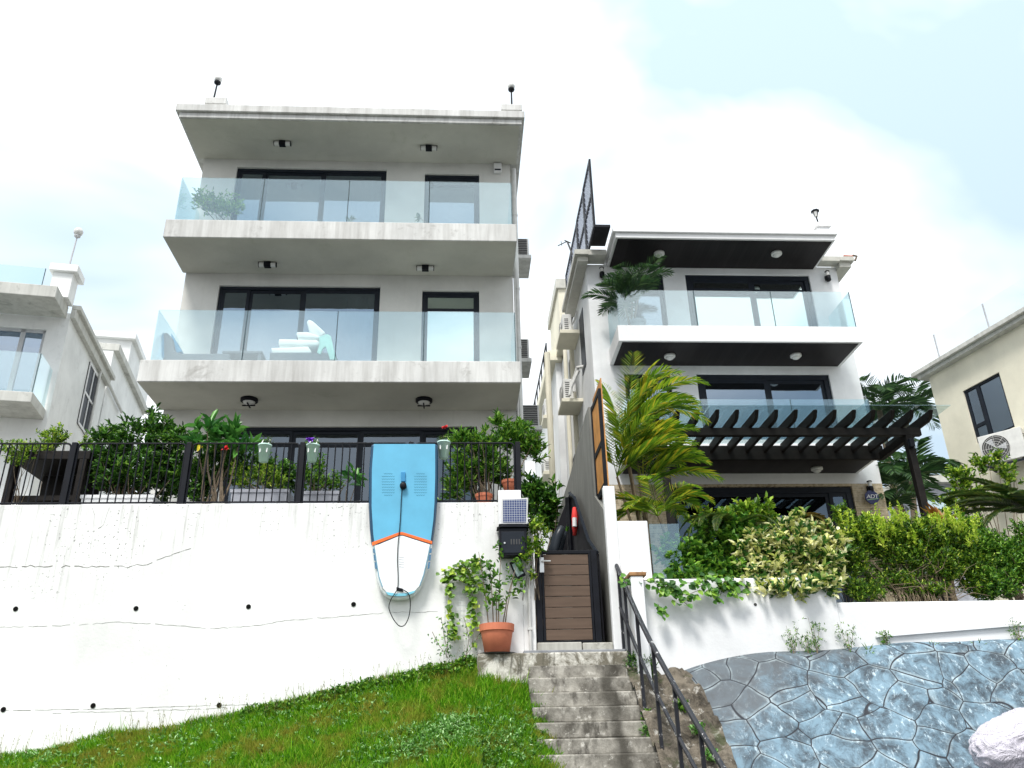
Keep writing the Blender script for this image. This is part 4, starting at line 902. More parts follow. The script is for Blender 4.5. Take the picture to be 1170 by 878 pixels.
q = MB(); q.tube([BP(x, y, 10.847) for x, y in [(90,440),(97,490),(107,550),(120,588)]], .007, 5); q.tube([BP(x, y, 10.847) for x, y in [(298,434),(287,490),(273,545),(258,584)]], .007, 5)
q.build('side_line', simple('board_line', (.16,.33,.44), .5), bd)
blk = simple('board_block', (.06,.17,.30), .5)
for ya, yb in ((445,462),(468,490),(496,520)):
    MB().prism([BP(x, y, 10.8455) for x, y in [(84+(ya-445)*.12,ya),(91+(ya-445)*.12,ya),(91+(yb-445)*.12,yb),(84+(yb-445)*.12,yb)]], (0,.006,0)).build('side_block', blk, bd)
    MB().prism([BP(x, y, 10.8455) for x, y in [(297-(ya-445)*.13,ya),(304-(ya-445)*.13,ya),(304-(yb-445)*.13,yb),(297-(yb-445)*.13,yb)]], (0,.006,0)).build('side_block', blk, bd)
MB().prism([BP(x, y, 10.845) for x, y in [(132,606),(170,612),(205,611),(244,600),(236,610),(205,621),(168,622),(142,618)]], (0,.01,0)).build('tail_strip', simple('board_cyan', (.18,.52,.66), .5), bd)
q = MB()
for gx in (140, 260):
    for r_ in range(9):
        for c_ in range(6):
            x = gx-22+c_*8; y = 165+r_*10
            if abs(c_-2.5)*8+abs(r_-4)*4 > 32: continue
            x0_, x1_ = (x, x+7)
            q.prism([BP(x0_, y, 10.8465), BP((x0_+x1_)/2, y+3, 10.8465), BP(x1_, y, 10.8465), BP(x1_, y+1.6, 10.8465), BP((x0_+x1_)/2, y+4.6, 10.8465), BP(x0_, y+1.6, 10.8465)], (0,.003,0))
q.build('grip_pattern', simple('grip_teal', (.02,.17,.26), .6), bd)
MB().prism([BP(x, y, 10.82) for x, y in [(189,160),(205,160),(205,196),(189,196)]], (0,.03,0)).build('handle', simple('handle_blue', (.03,.25,.50), .6), bd, .006)
c = BP(197, 211, 10.80); MB().lathe([(.03,-.02),(.045,-.01),(.045,.05)], tuple(c), 18, 'Y').build('valve', M['black'], bd, 0, True)
MB().prism([BP(x, y, 10.83) for x, y in [(172,588),(196,594),(196,606),(172,600)]], (0,.03,0)).build('leash_plug', M['black'], bd, .004)
q = MB()
for i in range(5): q.prism([BP(x, y, 10.8465) for x, y in [(182,476+i*9),(200,478+i*9),(200,479.5+i*9),(182,477.5+i*9)]], (0,.003,0))
q.build('tail_lettering', M['planter_grey'], bd)
ls = [(194,222),(190,260),(188,310),(184,370),(178,430),(176,490),(178,540),(177,590),(166,612),(152,634),(144,662),(152,690),(166,715),(184,733),(202,730),(216,705),(223,670),(223,635),(216,612),(200,600),(186,596)]
P_ = [BP(x, y, 10.83) for x, y in ls]; S_ = []
for i in range(len(P_)-1):
    p0, p1, p2, p3 = P_[max(i-1,0)], P_[i], P_[i+1], P_[min(i+2,len(P_)-1)]
    for k in range(4):
        t_ = k/4; S_.append(.5*((2*p1)+(p2-p0)*t_+(2*p0-5*p1+4*p2-p3)*t_*t_+(3*p1-p0-3*p2+p3)*t_**3))
S_.append(P_[-1]); MB().tube(S_, .006, 6).build('leash', M['black'], bd)

# ================================================================== THINGS ON THE WALL BY THE GATE
t = thing('solar_panel', 'small solar panel in a white frame on a bracket at the wall top', 'solar panel', (.66, 10.9, 2.9))
a, b_, c, d = G(573,570,10.80), G(603.5,569,10.80), G(602.5,599,10.86), G(573,599,10.86)
MB().prism([a, b_, c, d], (0, .03, 0)).build('frame', M['white_trim'], t, .004)
m_, n, l, b = mat('solar_cells'); b.inputs['Roughness'].default_value = .22
tcx = n.new('ShaderNodeTexCoord'); br = n.new('ShaderNodeTexBrick'); br.offset = 0; br.inputs['Scale'].default_value = 1; br.inputs['Brick Width'].default_value = .032; br.inputs['Row Height'].default_value = .030; br.inputs['Mortar Size'].default_value = .0022
mp_ = n.new('ShaderNodeMapping'); mp_.inputs['Rotation'].default_value = (R(90), 0, 0); l.new(tcx.outputs['Object'], mp_.inputs[0]); l.new(mp_.outputs[0], br.inputs[0])
br.inputs['Color1'].default_value = (.045,.07,.20,1); br.inputs['Color2'].default_value = (.07,.10,.24,1); br.inputs['Mortar'].default_value = (.6,.62,.66,1); l.new(br.outputs[0], b.inputs['Base Color'])
ctr = (a+b_+c+d)/4; MB().prism([ctr+(v-ctr)*.88+Vector((0,-.004,0)) for v in (a, b_, c, d)], (0, .006, 0)).build('cells', m_, t)
p0, p1 = G(569,561,10.93), G(596,602,10.93); MB().box(p0.x, p1.x, 10.9, 10.97, p1.z, p0.z).build('mounting_board', M['wall_clean'], t, .005)
MB().box(a.x-.04, b_.x, 10.80, 10.99, c.z-.03, c.z-.012).build('bracket', M['black'], t)
t = thing('mailbox', 'black metal wall mailbox under the solar panel', 'mailbox', (.64, 10.85, 2.4))
a, b_ = G(570,604,10.82), G(602.5,635,10.82)
MB().box(a.x, b_.x, 10.80, 10.995, b_.z, a.z).build('box', M['black'], t, .008)
MB().prism([(a.x-.03,10.77,a.z+.005), (b_.x+.03,10.77,a.z+.005), (b_.x-.05,10.77,a.z+.05), (a.x+.10,10.77,a.z+.05)], (0, .225, 0)).build('lid', M['black'], t, .004)
MB().box(a.x+.03, b_.x-.03, 10.792, 10.799, b_.z+.03, a.z-.05).build('door', M['frame'], t, .003)
q = MB(); 
for i in range(4): q.box(a.x+.15+i*.035, a.x+.165+i*.035, 10.788, 10.791, b_.z+.14, b_.z+.21)
q.build('emblem', M['grille'], t); MB().lathe([(.012,-.008),(.012,0)], (a.x+.07, 10.79, b_.z+.16), 10, 'Y').build('keyhole', M['chrome'], t)
t = thing('framed_sign', 'small black framed glass plate hanging crooked beneath the mailbox', 'sign', (.80, 10.9, 2.0))
Q = [G(x, y, 10.9) for x, y in [(582,643),(592,638.5),(601,657),(591,663.5)]]; MB().prism(Q, (0,.03,0)).build('frame', M['black'], t, .006)
cc = sum(Q, Vector())/4; MB().prism([cc+(v-cc)*.70+Vector((0,-.006,0)) for v in Q], (0,.006,0)).build('plate', simple('sign_glass', (.35,.45,.44), .15, var=.3, scale=12), t)
MB().tube([cc+Vector((0,.0,.10)), cc+Vector((-.02,.05,.30))], .008, 5).build('hook', M['black'], t)
t = thing('wall_pipe', 'thin white pipe running down the wall left of the gate', 'pipe', (.85, 10.97, 1.3)); 
MB().tube([(.875,10.965,2.85),(.875,10.965,1.36)], .022, 10).build('pipe', M['pipe'], t)
q = MB(); [q.box(.845,.905,10.94,10.998,z,z+.03) for z in (2.4,1.62)]; q.build('clamp', M['pipe'], t)

# gate
gt = thing('gate', 'brown slatted side gate in a black frame at the top of the steps', 'gate', (1.4, 11.06, 1.47))
gx0, gx1, gz0, gz1 = .975, 1.80, 1.47, 2.66
for xa_, xb_ in ((gx0, gx0+.075), (gx1-.08, gx1)): MB().box(xa_, xb_, 11.04, 11.11, gz0-.02, gz1).build('gate_post', M['black'], gt, .006)
gq = MB(); gq.box(gx0+.08, gx1-.085, 11.045, 11.085, gz1-.05, gz1-.005).box(gx0+.08, gx1-.085, 11.045, 11.085, gz0, gz0+.025).box(gx0+.08, gx0+.11, 11.045, 11.085, gz0+.026, gz1-.051).box(gx1-.115, gx1-.085, 11.045, 11.085, gz0+.026, gz1-.051)
gq.build('leaf_frame', M['black'], gt, .004)
zs = np.linspace(gz0+.03, gz1-.055, 9)
bm_ = plank_mat('gate_board', (.125,.085,.062), 3.1, 2, .6)
for i in range(8): MB().box(gx0+.112, gx1-.117, 11.055, 11.078, zs[i]+.004, zs[i+1]-.004).build('board', bm_, gt, .003)
MB().box(gx0+.055, gx0+.115, 11.028, 11.039, gz1-.30, gz1-.10).build('lock_plate', M['chrome'], gt, .003)
MB().tube([(gx0+.09,11.028,gz1-.155),(gx0+.09,10.99,gz1-.155),(gx0+.20,10.985,gz1-.16)], .010, 8).build('handle', M['chrome'], gt)
t = thing('threshold', 'whitewashed block sill under the gate', 'sill', (1.4, 11.0, 1.345)); MB().box(.96, 1.52, 10.93, 11.2, 1.347, 1.462).build('block', M['whitewash_old'], t, .012); MB().box(1.535, 1.92, 10.95, 11.2, 1.347, 1.455).build('block', M['whitewash_old'], t, .012)

# alley fence, rail, chair back, red bag
t = thing('alley_screen', 'dark sheet screen closing the alley behind the gate', 'screen', (1.6, 14.2, 2.2))
Q = [G(x, y, 14.2) for x, y in [(655,555),(650,566),(640,592),(627,632),(655,632),(657,565)]]; MB().prism(Q, (0,.05,0)).build('sheet', simple('dark_sheet', (.010,.010,.014), .7), t)
MB().tube([G(648.5,569,13.6), G(652,640,13.6)], .045, 6).build('post', M['black'], t)
t = thing('stair_screen', 'black sheet panel with sloping top rail on the right side of the alley', 'screen', (1.84, 12, 2.0))
Q = [(1.83, 11.15, 2.62), (1.83, 11.15, 1.46), (1.83, 13.6, 1.46), (1.83, 13.6, 4.2), (1.83, 13.0, 3.95), (1.83, 11.8, 2.95)]
MB().prism(Q, (.02, 0, 0)).build('sheet', simple('black_sheet', (.012,.012,.016), .6), t); MB().tube([(1.82,11.12,2.64),(1.82,11.8,2.98),(1.82,13.0,3.98),(1.82,13.6,4.24)], .025, 6).build('top_rail', M['frame'], t)
t = thing('chair', 'black padded chair back leaning behind the gate', 'chair', (1.35, 11.7, 1.45))
q = MB(); A = [G(631,640,11.7), G(633,628,11.7), G(637,614,11.7), G(641.5,604,11.7)]; q.tube(A+[G(642,601.5,11.7)], [.07,.075,.075,.06,.03], 10); q.tube([v+Vector((.07,.12,-.01)) for v in A], [.06,.065,.06,.03], 10)
q.build('backrest', simple('black_vinyl', (.02,.025,.032), .3), t, 0, True); MB().tube([A[0], (A[0].x,11.75,1.45)], .03, 6).tube([A[0]+Vector((.3,.1,0)), (A[0].x+.3,11.85,1.45)], .03, 6).build('leg', M['black'], t)
o = MB(); o.tube([G(656.5,580,12.9), G(657,590,12.9), G(657,600,12.9), G(656.5,612,12.9)], [.03,.055,.05,.03], 8); o = o.build('bag', M['red'], None, 0, True); tag(o, 'red bag hanging behind the gate against the dark screen', 'bag')
o.data.materials[0] = M['red']; q = MB(); q.tube([G(656.4,592,12.82), G(656.6,602,12.82)], [.035,.035], 8); q.build('white_panel', M['white_trim'], o)

# right boundary walls
bw = thing('boundary_wall', 'raw grey rendered boundary wall along the right side of the alley', 'wall', (1.95, 11, 1.4))
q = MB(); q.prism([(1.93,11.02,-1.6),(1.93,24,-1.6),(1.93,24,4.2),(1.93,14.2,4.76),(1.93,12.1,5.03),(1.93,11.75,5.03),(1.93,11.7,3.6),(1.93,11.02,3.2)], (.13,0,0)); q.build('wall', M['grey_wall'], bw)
wt = thing('garden_wall', 'bright white garden wall with a tall pier right of the gate', 'wall', (2.1, 11, 0))
MB().box(1.925, 2.08, 10.9, 11.01, -1.6, 3.50).box(2.08, 2.49, 10.9, 11.05, -1.6, 3.01).build('wall', M['wall_clean'], wt, .01)
lw = thing('garden_wall', 'long low white garden wall under the hedges above the blue stone facing', 'wall', (5, 10.6, 0))
MB().box(2.10, 4.75, 10.6, 10.89, -1.6, 2.17).box(4.75, 14, 10.6, 10.85, -1.6, 1.85).box(2.10,2.26,10.40,10.6,-1.6,2.17).build('wall', M['whitewash_old' if 0 else 'wall_clean'], lw, .012)
p0, p1 = G(1000,728,10.6), G(1170,712,10.6); MB().prism([(p0.x,10.56,p0.z-.01),(14,10.56,p1.z+.4-.01),(14,10.56,p1.z+.45),(p0.x,10.56,p0.z+.015)], (0,.038,0)).build('ledge', M['wall_clean'], lw)
p = G(863,691,10.6); MB().lathe([(.02,-.004),(.02,-.001)], (p.x,10.6,p.z), 12, 'Y').build('weep_hole', M['grille'], lw)
MB().box(2.085, 2.30, 10.385, 10.86, 2.172, 2.22).build('rusty_cap', simple('rusty_cap', (.30,.16,.07), .9, var=.5, scale=10), lw, .01)
t = thing('glass_panel', 'clear glass balustrade panel between the white pier and the heart leaved bush', 'glass panel', (2.9, 11.0, 2.17)); MB().box(2.52, 2.92, 10.95, 10.97, 1.7, 2.98).build('pane', M['rail'], t)
t = thing('timber_screen', 'black framed screen with orange timber boards above the grey alley wall', 'screen', (1.98, 11.2, 3.5))
ya, yb, za, zb_ = 10.92, 11.70, 3.50, 4.97; q = MB(); X0, X1 = 1.955, 1.995; w = .085
q.box(X0, X1, ya, ya+w, za, zb_); q.box(X0, X1, yb-w, yb, za+.1, zb_+.02); q.box(X0, X1, ya+w, yb-w, zb_-w, zb_); q.box(X0, X1, ya+w, yb-w, za, za+w); q.box(X0, X1, ya+w, yb-w, 4.12, 4.12+w); q.build('frame', M['black'], t, .005)
MB().box(X0+.012, X0+.022, ya+w-.005, yb-w+.005, za+w, 4.12).build('board', M['orange_wood'], t); MB().box(X0+.012, X0+.022, ya+w-.005, yb-w+.005, 4.12+w, zb_-w).build('board', M['orange_wood'], t)
MB().box(X1+.002, X1+.018, ya, yb, za, zb_+.16).build('backing_board', M['orange_wood'], t)

# ================================================================== STEPS, PLATFORM, HANDRAIL
st = thing('stone_steps', 'weathered concrete steps rising to the brown gate', 'steps', (1.5, 9.5, 0))
H = .17; TR = .183
zk = lambda k: 1.33-H*k; yk = lambda k: 10.78-TR*k
for k in range(1, 18):
    j = random.uniform(-.008, .008); xr = 1.985+.0165*k+random.uniform(-.012,.012)
    o = MB().box(.80, xr, yk(k), yk(k-1)+.06 if k > 1 else 11, zk(k)-H-.0, zk(k)+j).build('step', M['steps'], st, .016)
o = MB().box(.20, 2.03, 10.60, 11.0-.002, .6, 1.30).build('landing', M['landing'], st, .015)
MB().box(.77, 2.03, 10.74, 11.24, 1.303, 1.345).build('landing_slab', simple('slate_slab', (.22,.23,.25), .7, var=.3), st, .008)
hr = thing('handrail', 'black painted steel handrail with peeling paint down the right of the steps', 'handrail', (2.1, 9.5, 0))
def rx(y): return float(np.interp(-y, [-10.9,-10.02,-9.49,-8.96,-8.43,-7.0], [2.03,2.06,2.10,2.165,2.245,2.48]))
def st_z(y): return 1.33-H*(10.78-y)/TR
top = lambda y: 2.25-(10.72-y)*.845
MB().tube([(rx(y), y, top(y)) for y in np.linspace(10.92, 7.2, 12)], .030, 8).build('top_rail', M['peel'], hr)
MB().tube([(rx(y), y, top(y)-.50) for y in np.linspace(10.86, 7.2, 12)], .022, 8).build('middle_rail', M['peel'], hr)
for y, f_ in ((10.84, 1.30), (10.55, None), (10.02, None), (9.49, None), (8.96, None), (8.43, None), (7.9, None)):
    zf = f_ if f_ is not None else st_z(y)-.12; MB().box(rx(y)-.018, rx(y)+.018, y-.018, y+.018, zf, top(y)-.01).build('post', M['peel'], hr)

# rough strip and painted stone facing ---------------------------------------------------------------
def sheet(name, fn, us, vs, m, parent=None, smooth=True):
    V = np.array([[fn(u, v) for v in vs] for u in us]).reshape(-1, 3); nu, nv = len(us), len(vs)
    F = np.array([(i*nv+j, (i+1)*nv+j, (i+1)*nv+j+1, i*nv+j+1) for i in range(nu-1) for j in range(nv-1)])
    me = raw_mesh(name, V, F); o = link(name, me, m, parent, 0, smooth); return o
from mathutils import noise as mn
def strip(u, v):        # u across 0..1, v down
    y = 10.58-v*4.5; x0 = rx(y)-.06; x1 = 2.52+.10*v+.02*math.sin(v*9)
    z = st_z(y)+.02-.10*u+.14*mn.noise(Vector((u*3, v*16, 0)))+.08*mn.noise(Vector((u*8, v*44, 3)))+.03*mn.noise(Vector((u*20, v*110, 3)))
    return (x0+(x1+.30-x0)*u, y, min(z, 1.1))
struct(sheet('rough_bank', strip, np.linspace(0, 1, 30), np.linspace(0, 1, 260), M['rough_conc']))
def facing(u, v):       # u along the wall, v down the slope
    x = 2.38+u*11.6; topz = 1.07+.16*(1-math.exp(-(x-2.4)*1.1))+.02*(x-4)
    sl = v*3.0; y = 10.59-sl*.52; z = topz-sl*.86
    e = math.exp(-((x-2.38)/.28)); y += .0; z -= e*.45*(1 if v > .02 else .6); x += .18*v*1.0*math.exp(-(u*8))
    r_ = .06*mn.noise(Vector((x*1.2, z*1.4, 2))); return (x, y-r_ - (.05 if v > .02 else 0), z+r_*.5+(.03 if v > .01 else 0))
fc = sheet('stone_facing', facing, np.linspace(0, 1, 160), np.linspace(0, 1, 60), M['paving']); md = fc.modifiers.new('thick', 'SOLIDIFY'); md.thickness = .08
tag(fc, 'blue and grey painted crazy stone facing sloping below the low white wall', 'stone facing')

# sack ------------------------------------------------------------------------------------------------
sk = []
c0 = G(1154, 842, 8.7)
def sack(u, v):
    th = 2*math.pi*u; ph = math.pi*v; X_ = math.cos(ph); Rr = math.sin(ph)**.7
    p = Vector((X_*.50, math.cos(th)*Rr*.30, math.sin(th)*Rr*.27))
    f_ = 1+.10*mn.noise(p*3.2+Vector((5,0,0)))+.07*abs(mn.noise(Vector((p.x*4+p.z*6, p.y*3, p.z*9))))
    w_ = .035*abs(mn.noise(Vector((p.x*7+p.z*5, p.y*12, p.z*11))))+.010*abs(mn.noise(Vector((p.x*16, p.y*22-p.x*9, p.z*24)))); p = p*f_-p.normalized()*w_ if p.length > 0 else p
    p = Matrix.Rotation(R(-14), 3, 'Y') @ p
    return tuple(c0+p+Vector((.10,0,-.04)))
m_, n, l, b = mat('sack_plastic'); b.inputs['Base Color'].default_value = (.66,.63,.71,1); b.inputs['Roughness'].default_value = .35; bump(n, l, b, noise(n, l, 7, 6, .62, dist=2.2), .9, .07)
o = sheet('sack', sack, np.linspace(0, 1, 72), np.linspace(0.001, .999, 72), m_); tag(o, 'bulging white plastic sack in the lower right corner on the blue stone facing', 'sack')

# ================================================================== GRASS BANK
def wall_z(x):
    xs = [-14, -5.3, -2.4, -1.35, .3, .75, 1.1]; z = [-.5, .30, .72, .93, 1.27, 1.24, 1.20]; return float(np.interp(x, xs, z))
def bank(x, y):
    s_ = np.interp(x, [-6, 0, 1], [.42, .55, .80]); d = 11.0-y
    z = wall_z(x)-d*s_ + .05*mn.noise(Vector((x*1.1, y*1.6, 1)))+.03*mn.noise(Vector((x*4, y*4, 5)))
    if x > .2: z = min(z, max(st_z(y)+.10, -2)) if y < 10.6 else min(z, 1.24)
    return z
struct(sheet('grass_bank', lambda u, v: (-14+u*15.0-.0, 11.0-v*4.5, bank(-14+u*15.0, 11.0-v*4.5)), np.linspace(0, 1, 200), np.linspace(0, 1, 70), M['turf']))
MB().box(-1.2,-1.1,10.9,10.95,-1.2,-1.1)
nb = 95000
bx = RNG.uniform(-6.6, 1.06, nb); by = 11.0-2.5*RNG.random(nb)**1.15
bx = bx+0; P = np.array([(x, y, bank(x, y)) for x, y in zip(bx, by)])
pat = np.array([mn.noise(Vector((x*1.6, y*1.6, 9))) for x, y in zip(bx, by)])
h = (.060+.05*np.clip(pat+.3, 0, 1))*RNG.uniform(.6, 1.5, nb); h[RNG.random(nb) < .01] *= 2.2
d = np.stack([RNG.normal(0, .45, nb), RNG.normal(-.25, .4, nb), np.ones(nb)], 1); d = unit(d)
sd = unit(np.cross(d, unit(RNG.normal(size=(nb, 3)))))*.0045*RNG.uniform(.7, 1.5, (nb, 1))
tip = P+d*h[:, None]+np.array([0, -.012, -.006]); mid = P+d*h[:, None]*.55
V = np.stack([P-sd, P+sd, mid+sd*.8, tip, mid-sd*.8], 1).reshape(-1, 3); i5 = np.arange(nb)[:, None]*5
me = raw_mesh('grass', V, np.concatenate([i5+[0, 1, 2, 4], i5+[4, 2, 3, 3]], 1).reshape(-1, 4)[:, :4][::1]) if False else None
F4 = i5+np.array([0, 1, 2, 4]); F3 = i5+np.array([4, 2, 3])
me = bpy.data.meshes.new('grass'); me.vertices.add(len(V)); me.vertices.foreach_set('co', V.astype(np.float32).ravel())
lp_ = np.concatenate([F4, F3], 1).astype(np.int32); me.loops.add(lp_.size); me.loops.foreach_set('vertex_index', lp_.ravel())
me.polygons.add(nb*2); ls_ = np.empty(nb*2, np.int32); ls_[0::2] = np.arange(nb)*7; ls_[1::2] = np.arange(nb)*7+4; lt_ = np.tile([4, 3], nb).astype(np.int32)
me.polygons.foreach_set('loop_start', ls_); me.polygons.foreach_set('loop_total', lt_); me.update(calc_edges=True)
o = link('grass', me, M['grass']); tag(o, 'short green grass covering the bank below the white wall', 'grass', None, 'stuff')
def weeds(name, label, xy_fn, n_, k, Ln, Wd, m, hgt=.07):
    T = []; 
    for _ in range(n_):
        x, y = xy_fn(); T.append((x, y, bank(x, y)+random.uniform(.3, 1.1)*hgt))
    T = np.array(T); v, f = whorls(T, np.tile([0, -.25, 1.0], (len(T), 1))+RNG.normal(size=(len(T), 3))*.2, k, Ln, Wd, 1.3, .03)
    o = link(name, raw_mesh(name, v, f), M[m]); tag(o, label, 'weeds', None, 'stuff'); return o
def patch(cx, cy, rx_, ry_):
    def f_():
        while True:
            a, b_ = random.gauss(0, .5), random.gauss(0, .5)
            if a*a+b_*b_ < 1.3: return (min(cx+a*rx_, 1.02), min(10.95, cy+b_*ry_))
    return f_
weeds('ground_cover', 'low pale leaved weeds spreading in the lower middle of the grass bank', patch(-.15, 9.45, .95, .40), 900, 6, .05, .017, 'lf_weed')
weeds('ground_cover', 'clump of pale weeds on the grass bank left of the steps', patch(.55, 9.75, .38, .45), 160, 6, .05, .015, 'lf_weed')
weeds('ground_cover', 'dark creeping weeds along the foot of the white wall', lambda: (lambda t_: (t_, 10.93-abs(random.gauss(0, .10))))(random.uniform(-2.6, .15)), 900, 5, .05, .026, 'lf_mid', .10)
weeds('ground_cover', 'scattered leafy weeds on the left part of the grass bank', lambda: (random.uniform(-6, -.8), 10.9-abs(random.gauss(0, .5))), 700, 6, .055, .024, 'lf_weed', .06)
# seed stems along the wall foot
q = MB(); T = []
for i in range(150):
    x = random.uniform(-5.6, .1); y = 10.96-abs(random.gauss(0, .12)); z = bank(x, y); hh = random.uniform(.10, .30); lx = random.uniform(-.06, .06)
    q.tube([(x, y, z), (x+lx*.4, y-.01, z+hh*.6), (x+lx, y-.02, z+hh)], [.0022, .0018, .001], 4, False); T.append((x+lx, y-.02, z+hh))
st_ = q.build('seed_stems', M['straw']); tag(st_, 'thin dry seed stems standing along the foot of the white wall', 'grass', None, 'stuff')
v, f = whorls(np.array(T), np.tile([0, 0, 1.], (len(T), 1)), 5, .022, .006, .7, .08); link('seed_heads', raw_mesh('seed_heads', v, f), M['straw'], st_)

# ================================================================== PLANTS BEHIND THE FENCE
def B(px, py, Y, rx_, rz, ry_=None):          # a blob of foliage centred where the photo shows it, radii in metres
    return (tuple(G(px, py, Y)), (rx_, ry_ if ry_ else rx_*.6, rz))
def gb(px, Y, z): x = S(px, 560)[0]*Y; return (x, Y, z)
shrub('shrub', 'big dark glossy shrub with bare lower twigs behind the left of the fence', 'shrub', gb(150, 11.75, 3.1),
      [B(160,500,11.7,.42,.34), B(125,512,11.6,.30,.30), B(190,512,11.7,.33,.36), B(150,535,11.6,.50,.25), B(185,485,11.8,.20,.16), B(200,540,11.7,.25,.25), B(118,495,11.6,.2,.14), B(130,545,11.7,.3,.2), B(165,545,12.0,.5,.3), B(110,530,11.9,.3,.3), B(175,470,11.8,.12,.10), B(205,500,11.8,.2,.2)], 1050, 8, .105, .034, 'lf_dark', 22, .016)
def flower(px, py, Y, mname, t, r=.035):
    p = G(px, py, Y); T = np.tile(np.array(p), (7, 1))+RNG.normal(size=(7,3))*.008; v, f = whorls(T, np.tile([0,-.8,.5],(7,1)), 4, r*1.3, r, 1.6, .01); link('flower', raw_mesh('flower', v, f), M[mname], t)
def ex1(t):
    p = G(230,509,11.35); T = np.array([p]*2); v, f = whorls(T, np.array([[0,-.7,-.6]]*2), 1, .17, .075, .2, .0); link('yellow_leaf', raw_mesh('yellow_leaf', v, f), M['lf_yellow'], t)
    flower(258,513,11.35,'flower_red',t,.035)
shrub('frangipani', 'broad leaved green plant with one yellow leaf and a red flower behind the fence', 'shrub', gb(245, 11.6, 3.1),
      [B(243,492,11.6,.28,.14), B(226,503,11.5,.2,.12), B(270,508,11.6,.27,.13), B(262,498,11.6,.25,.12)], 26, 9, .27, .085, 'lf_big', 10, .022, extra=ex1, spread=1.1)
shrub('shrub', 'low dark undergrowth shrub between the broad leaved plant and the grey planter', 'shrub', gb(245, 11.9, 3.1), [B(240,535,11.9,.34,.3), B(275,530,11.9,.30,.25), B(310,535,12.0,.34,.22), B(225,550,11.8,.34,.28), B(200,535,12.0,.34,.3), B(255,515,12.1,.34,.2), B(335,545,12.0,.3,.2)], 1100, 7, .085, .036, 'lf_dark', 12, .01)
shrub('shrub', 'lime green low bush growing in the grey planter box behind the fence', 'shrub', gb(300, 11.55, 3.3), [B(318,545,11.55,.19,.15), B(300,540,11.6,.22,.15), B(280,545,11.6,.2,.14), B(270,535,11.6,.12,.14)], 170, 8, .06, .020, 'lf_lime', 10, .008)
shrub('shrub', 'twiggy green bush in the trough behind the fence, left of the paddle board', 'shrub', gb(365, 11.5, 3.3), [B(358,545,11.5,.22,.2), B(378,550,11.5,.22,.14), B(365,530,11.5,.12,.16)], 170, 7, .06, .026, 'lf_mid', 26, .007)
shrub('leafy_plant', 'single arching stem with large leaves just left of the paddle board', 'plant', gb(385, 11.5, 3.1), [B(405,541,11.4,.20,.05), B(412,550,11.4,.10,.07)], 8, 4, .2, .08, 'lf_big', 3, .010)
shrub('climber', 'pale lime climber trailing over the dark garden box at the far left', 'climber', gb(20, 11.6, 3.4), [B(20,510,11.4,.30,.09), B(42,508,11.5,.2,.08), B(20,522,11.35,.22,.07)], 190, 6, .05, .024, 'lf_lime', 8, .005)
shrub('shrub', 'bright lime bush rising behind the fence against the far left house', 'shrub', gb(62, 12.6, 3.1), [B(64,498,12.6,.24,.20), B(98,505,12.6,.14,.10), B(55,512,12.6,.16,.12)], 170, 7, .065, .03, 'lf_lime', 8, .01)
def ex2(t): flower(508,488.5,11.3,'flower_red',t,.03)
shrub('shrub', 'dense upright leaved shrub behind the fence right of the paddle board', 'shrub', gb(560, 11.7, 3.1),
      [B(525,500,11.6,.20,.14), B(550,505,11.6,.30,.20), B(583,498,11.7,.28,.20), B(602,505,11.7,.22,.22), B(530,530,11.6,.24,.28), B(520,555,11.6,.18,.22), B(560,530,11.6,.26,.2), B(595,487,11.8,.16,.12), B(612,515,11.7,.16,.16), B(575,540,11.8,.24,.2), B(540,545,11.8,.26,.24), B(570,480,11.8,.16,.10)], 820, 9, .105, .026, 'lf_mid', 30, .013, spread=.85, extra=ex2)
shrub('shrub', 'dark broad leaved bush in the gap behind the solar panel', 'shrub', gb(618, 13.5, 2.0), [B(617,575,13.5,.32,.40), B(608,560,13.5,.22,.25), B(628,590,13.5,.14,.30)], 260, 6, .13, .06, 'lf_dark', 8, .012)
shrub('climber', 'yellow green climber hanging over the mailbox and gate post', 'climber', (.93, 11.0, 2.0), [B(612,600,10.9,.13,.13,.10), B(604,618,10.85,.13,.12,.08), B(615,625,10.85,.09,.12,.06), B(600,632,10.8,.10,.08,.06), B(608,655,10.85,.04,.10,.04), B(622,608,11.0,.07,.07,.06)], 150, 5, .07, .034, 'lf_lime', 14, .004, extra=None)
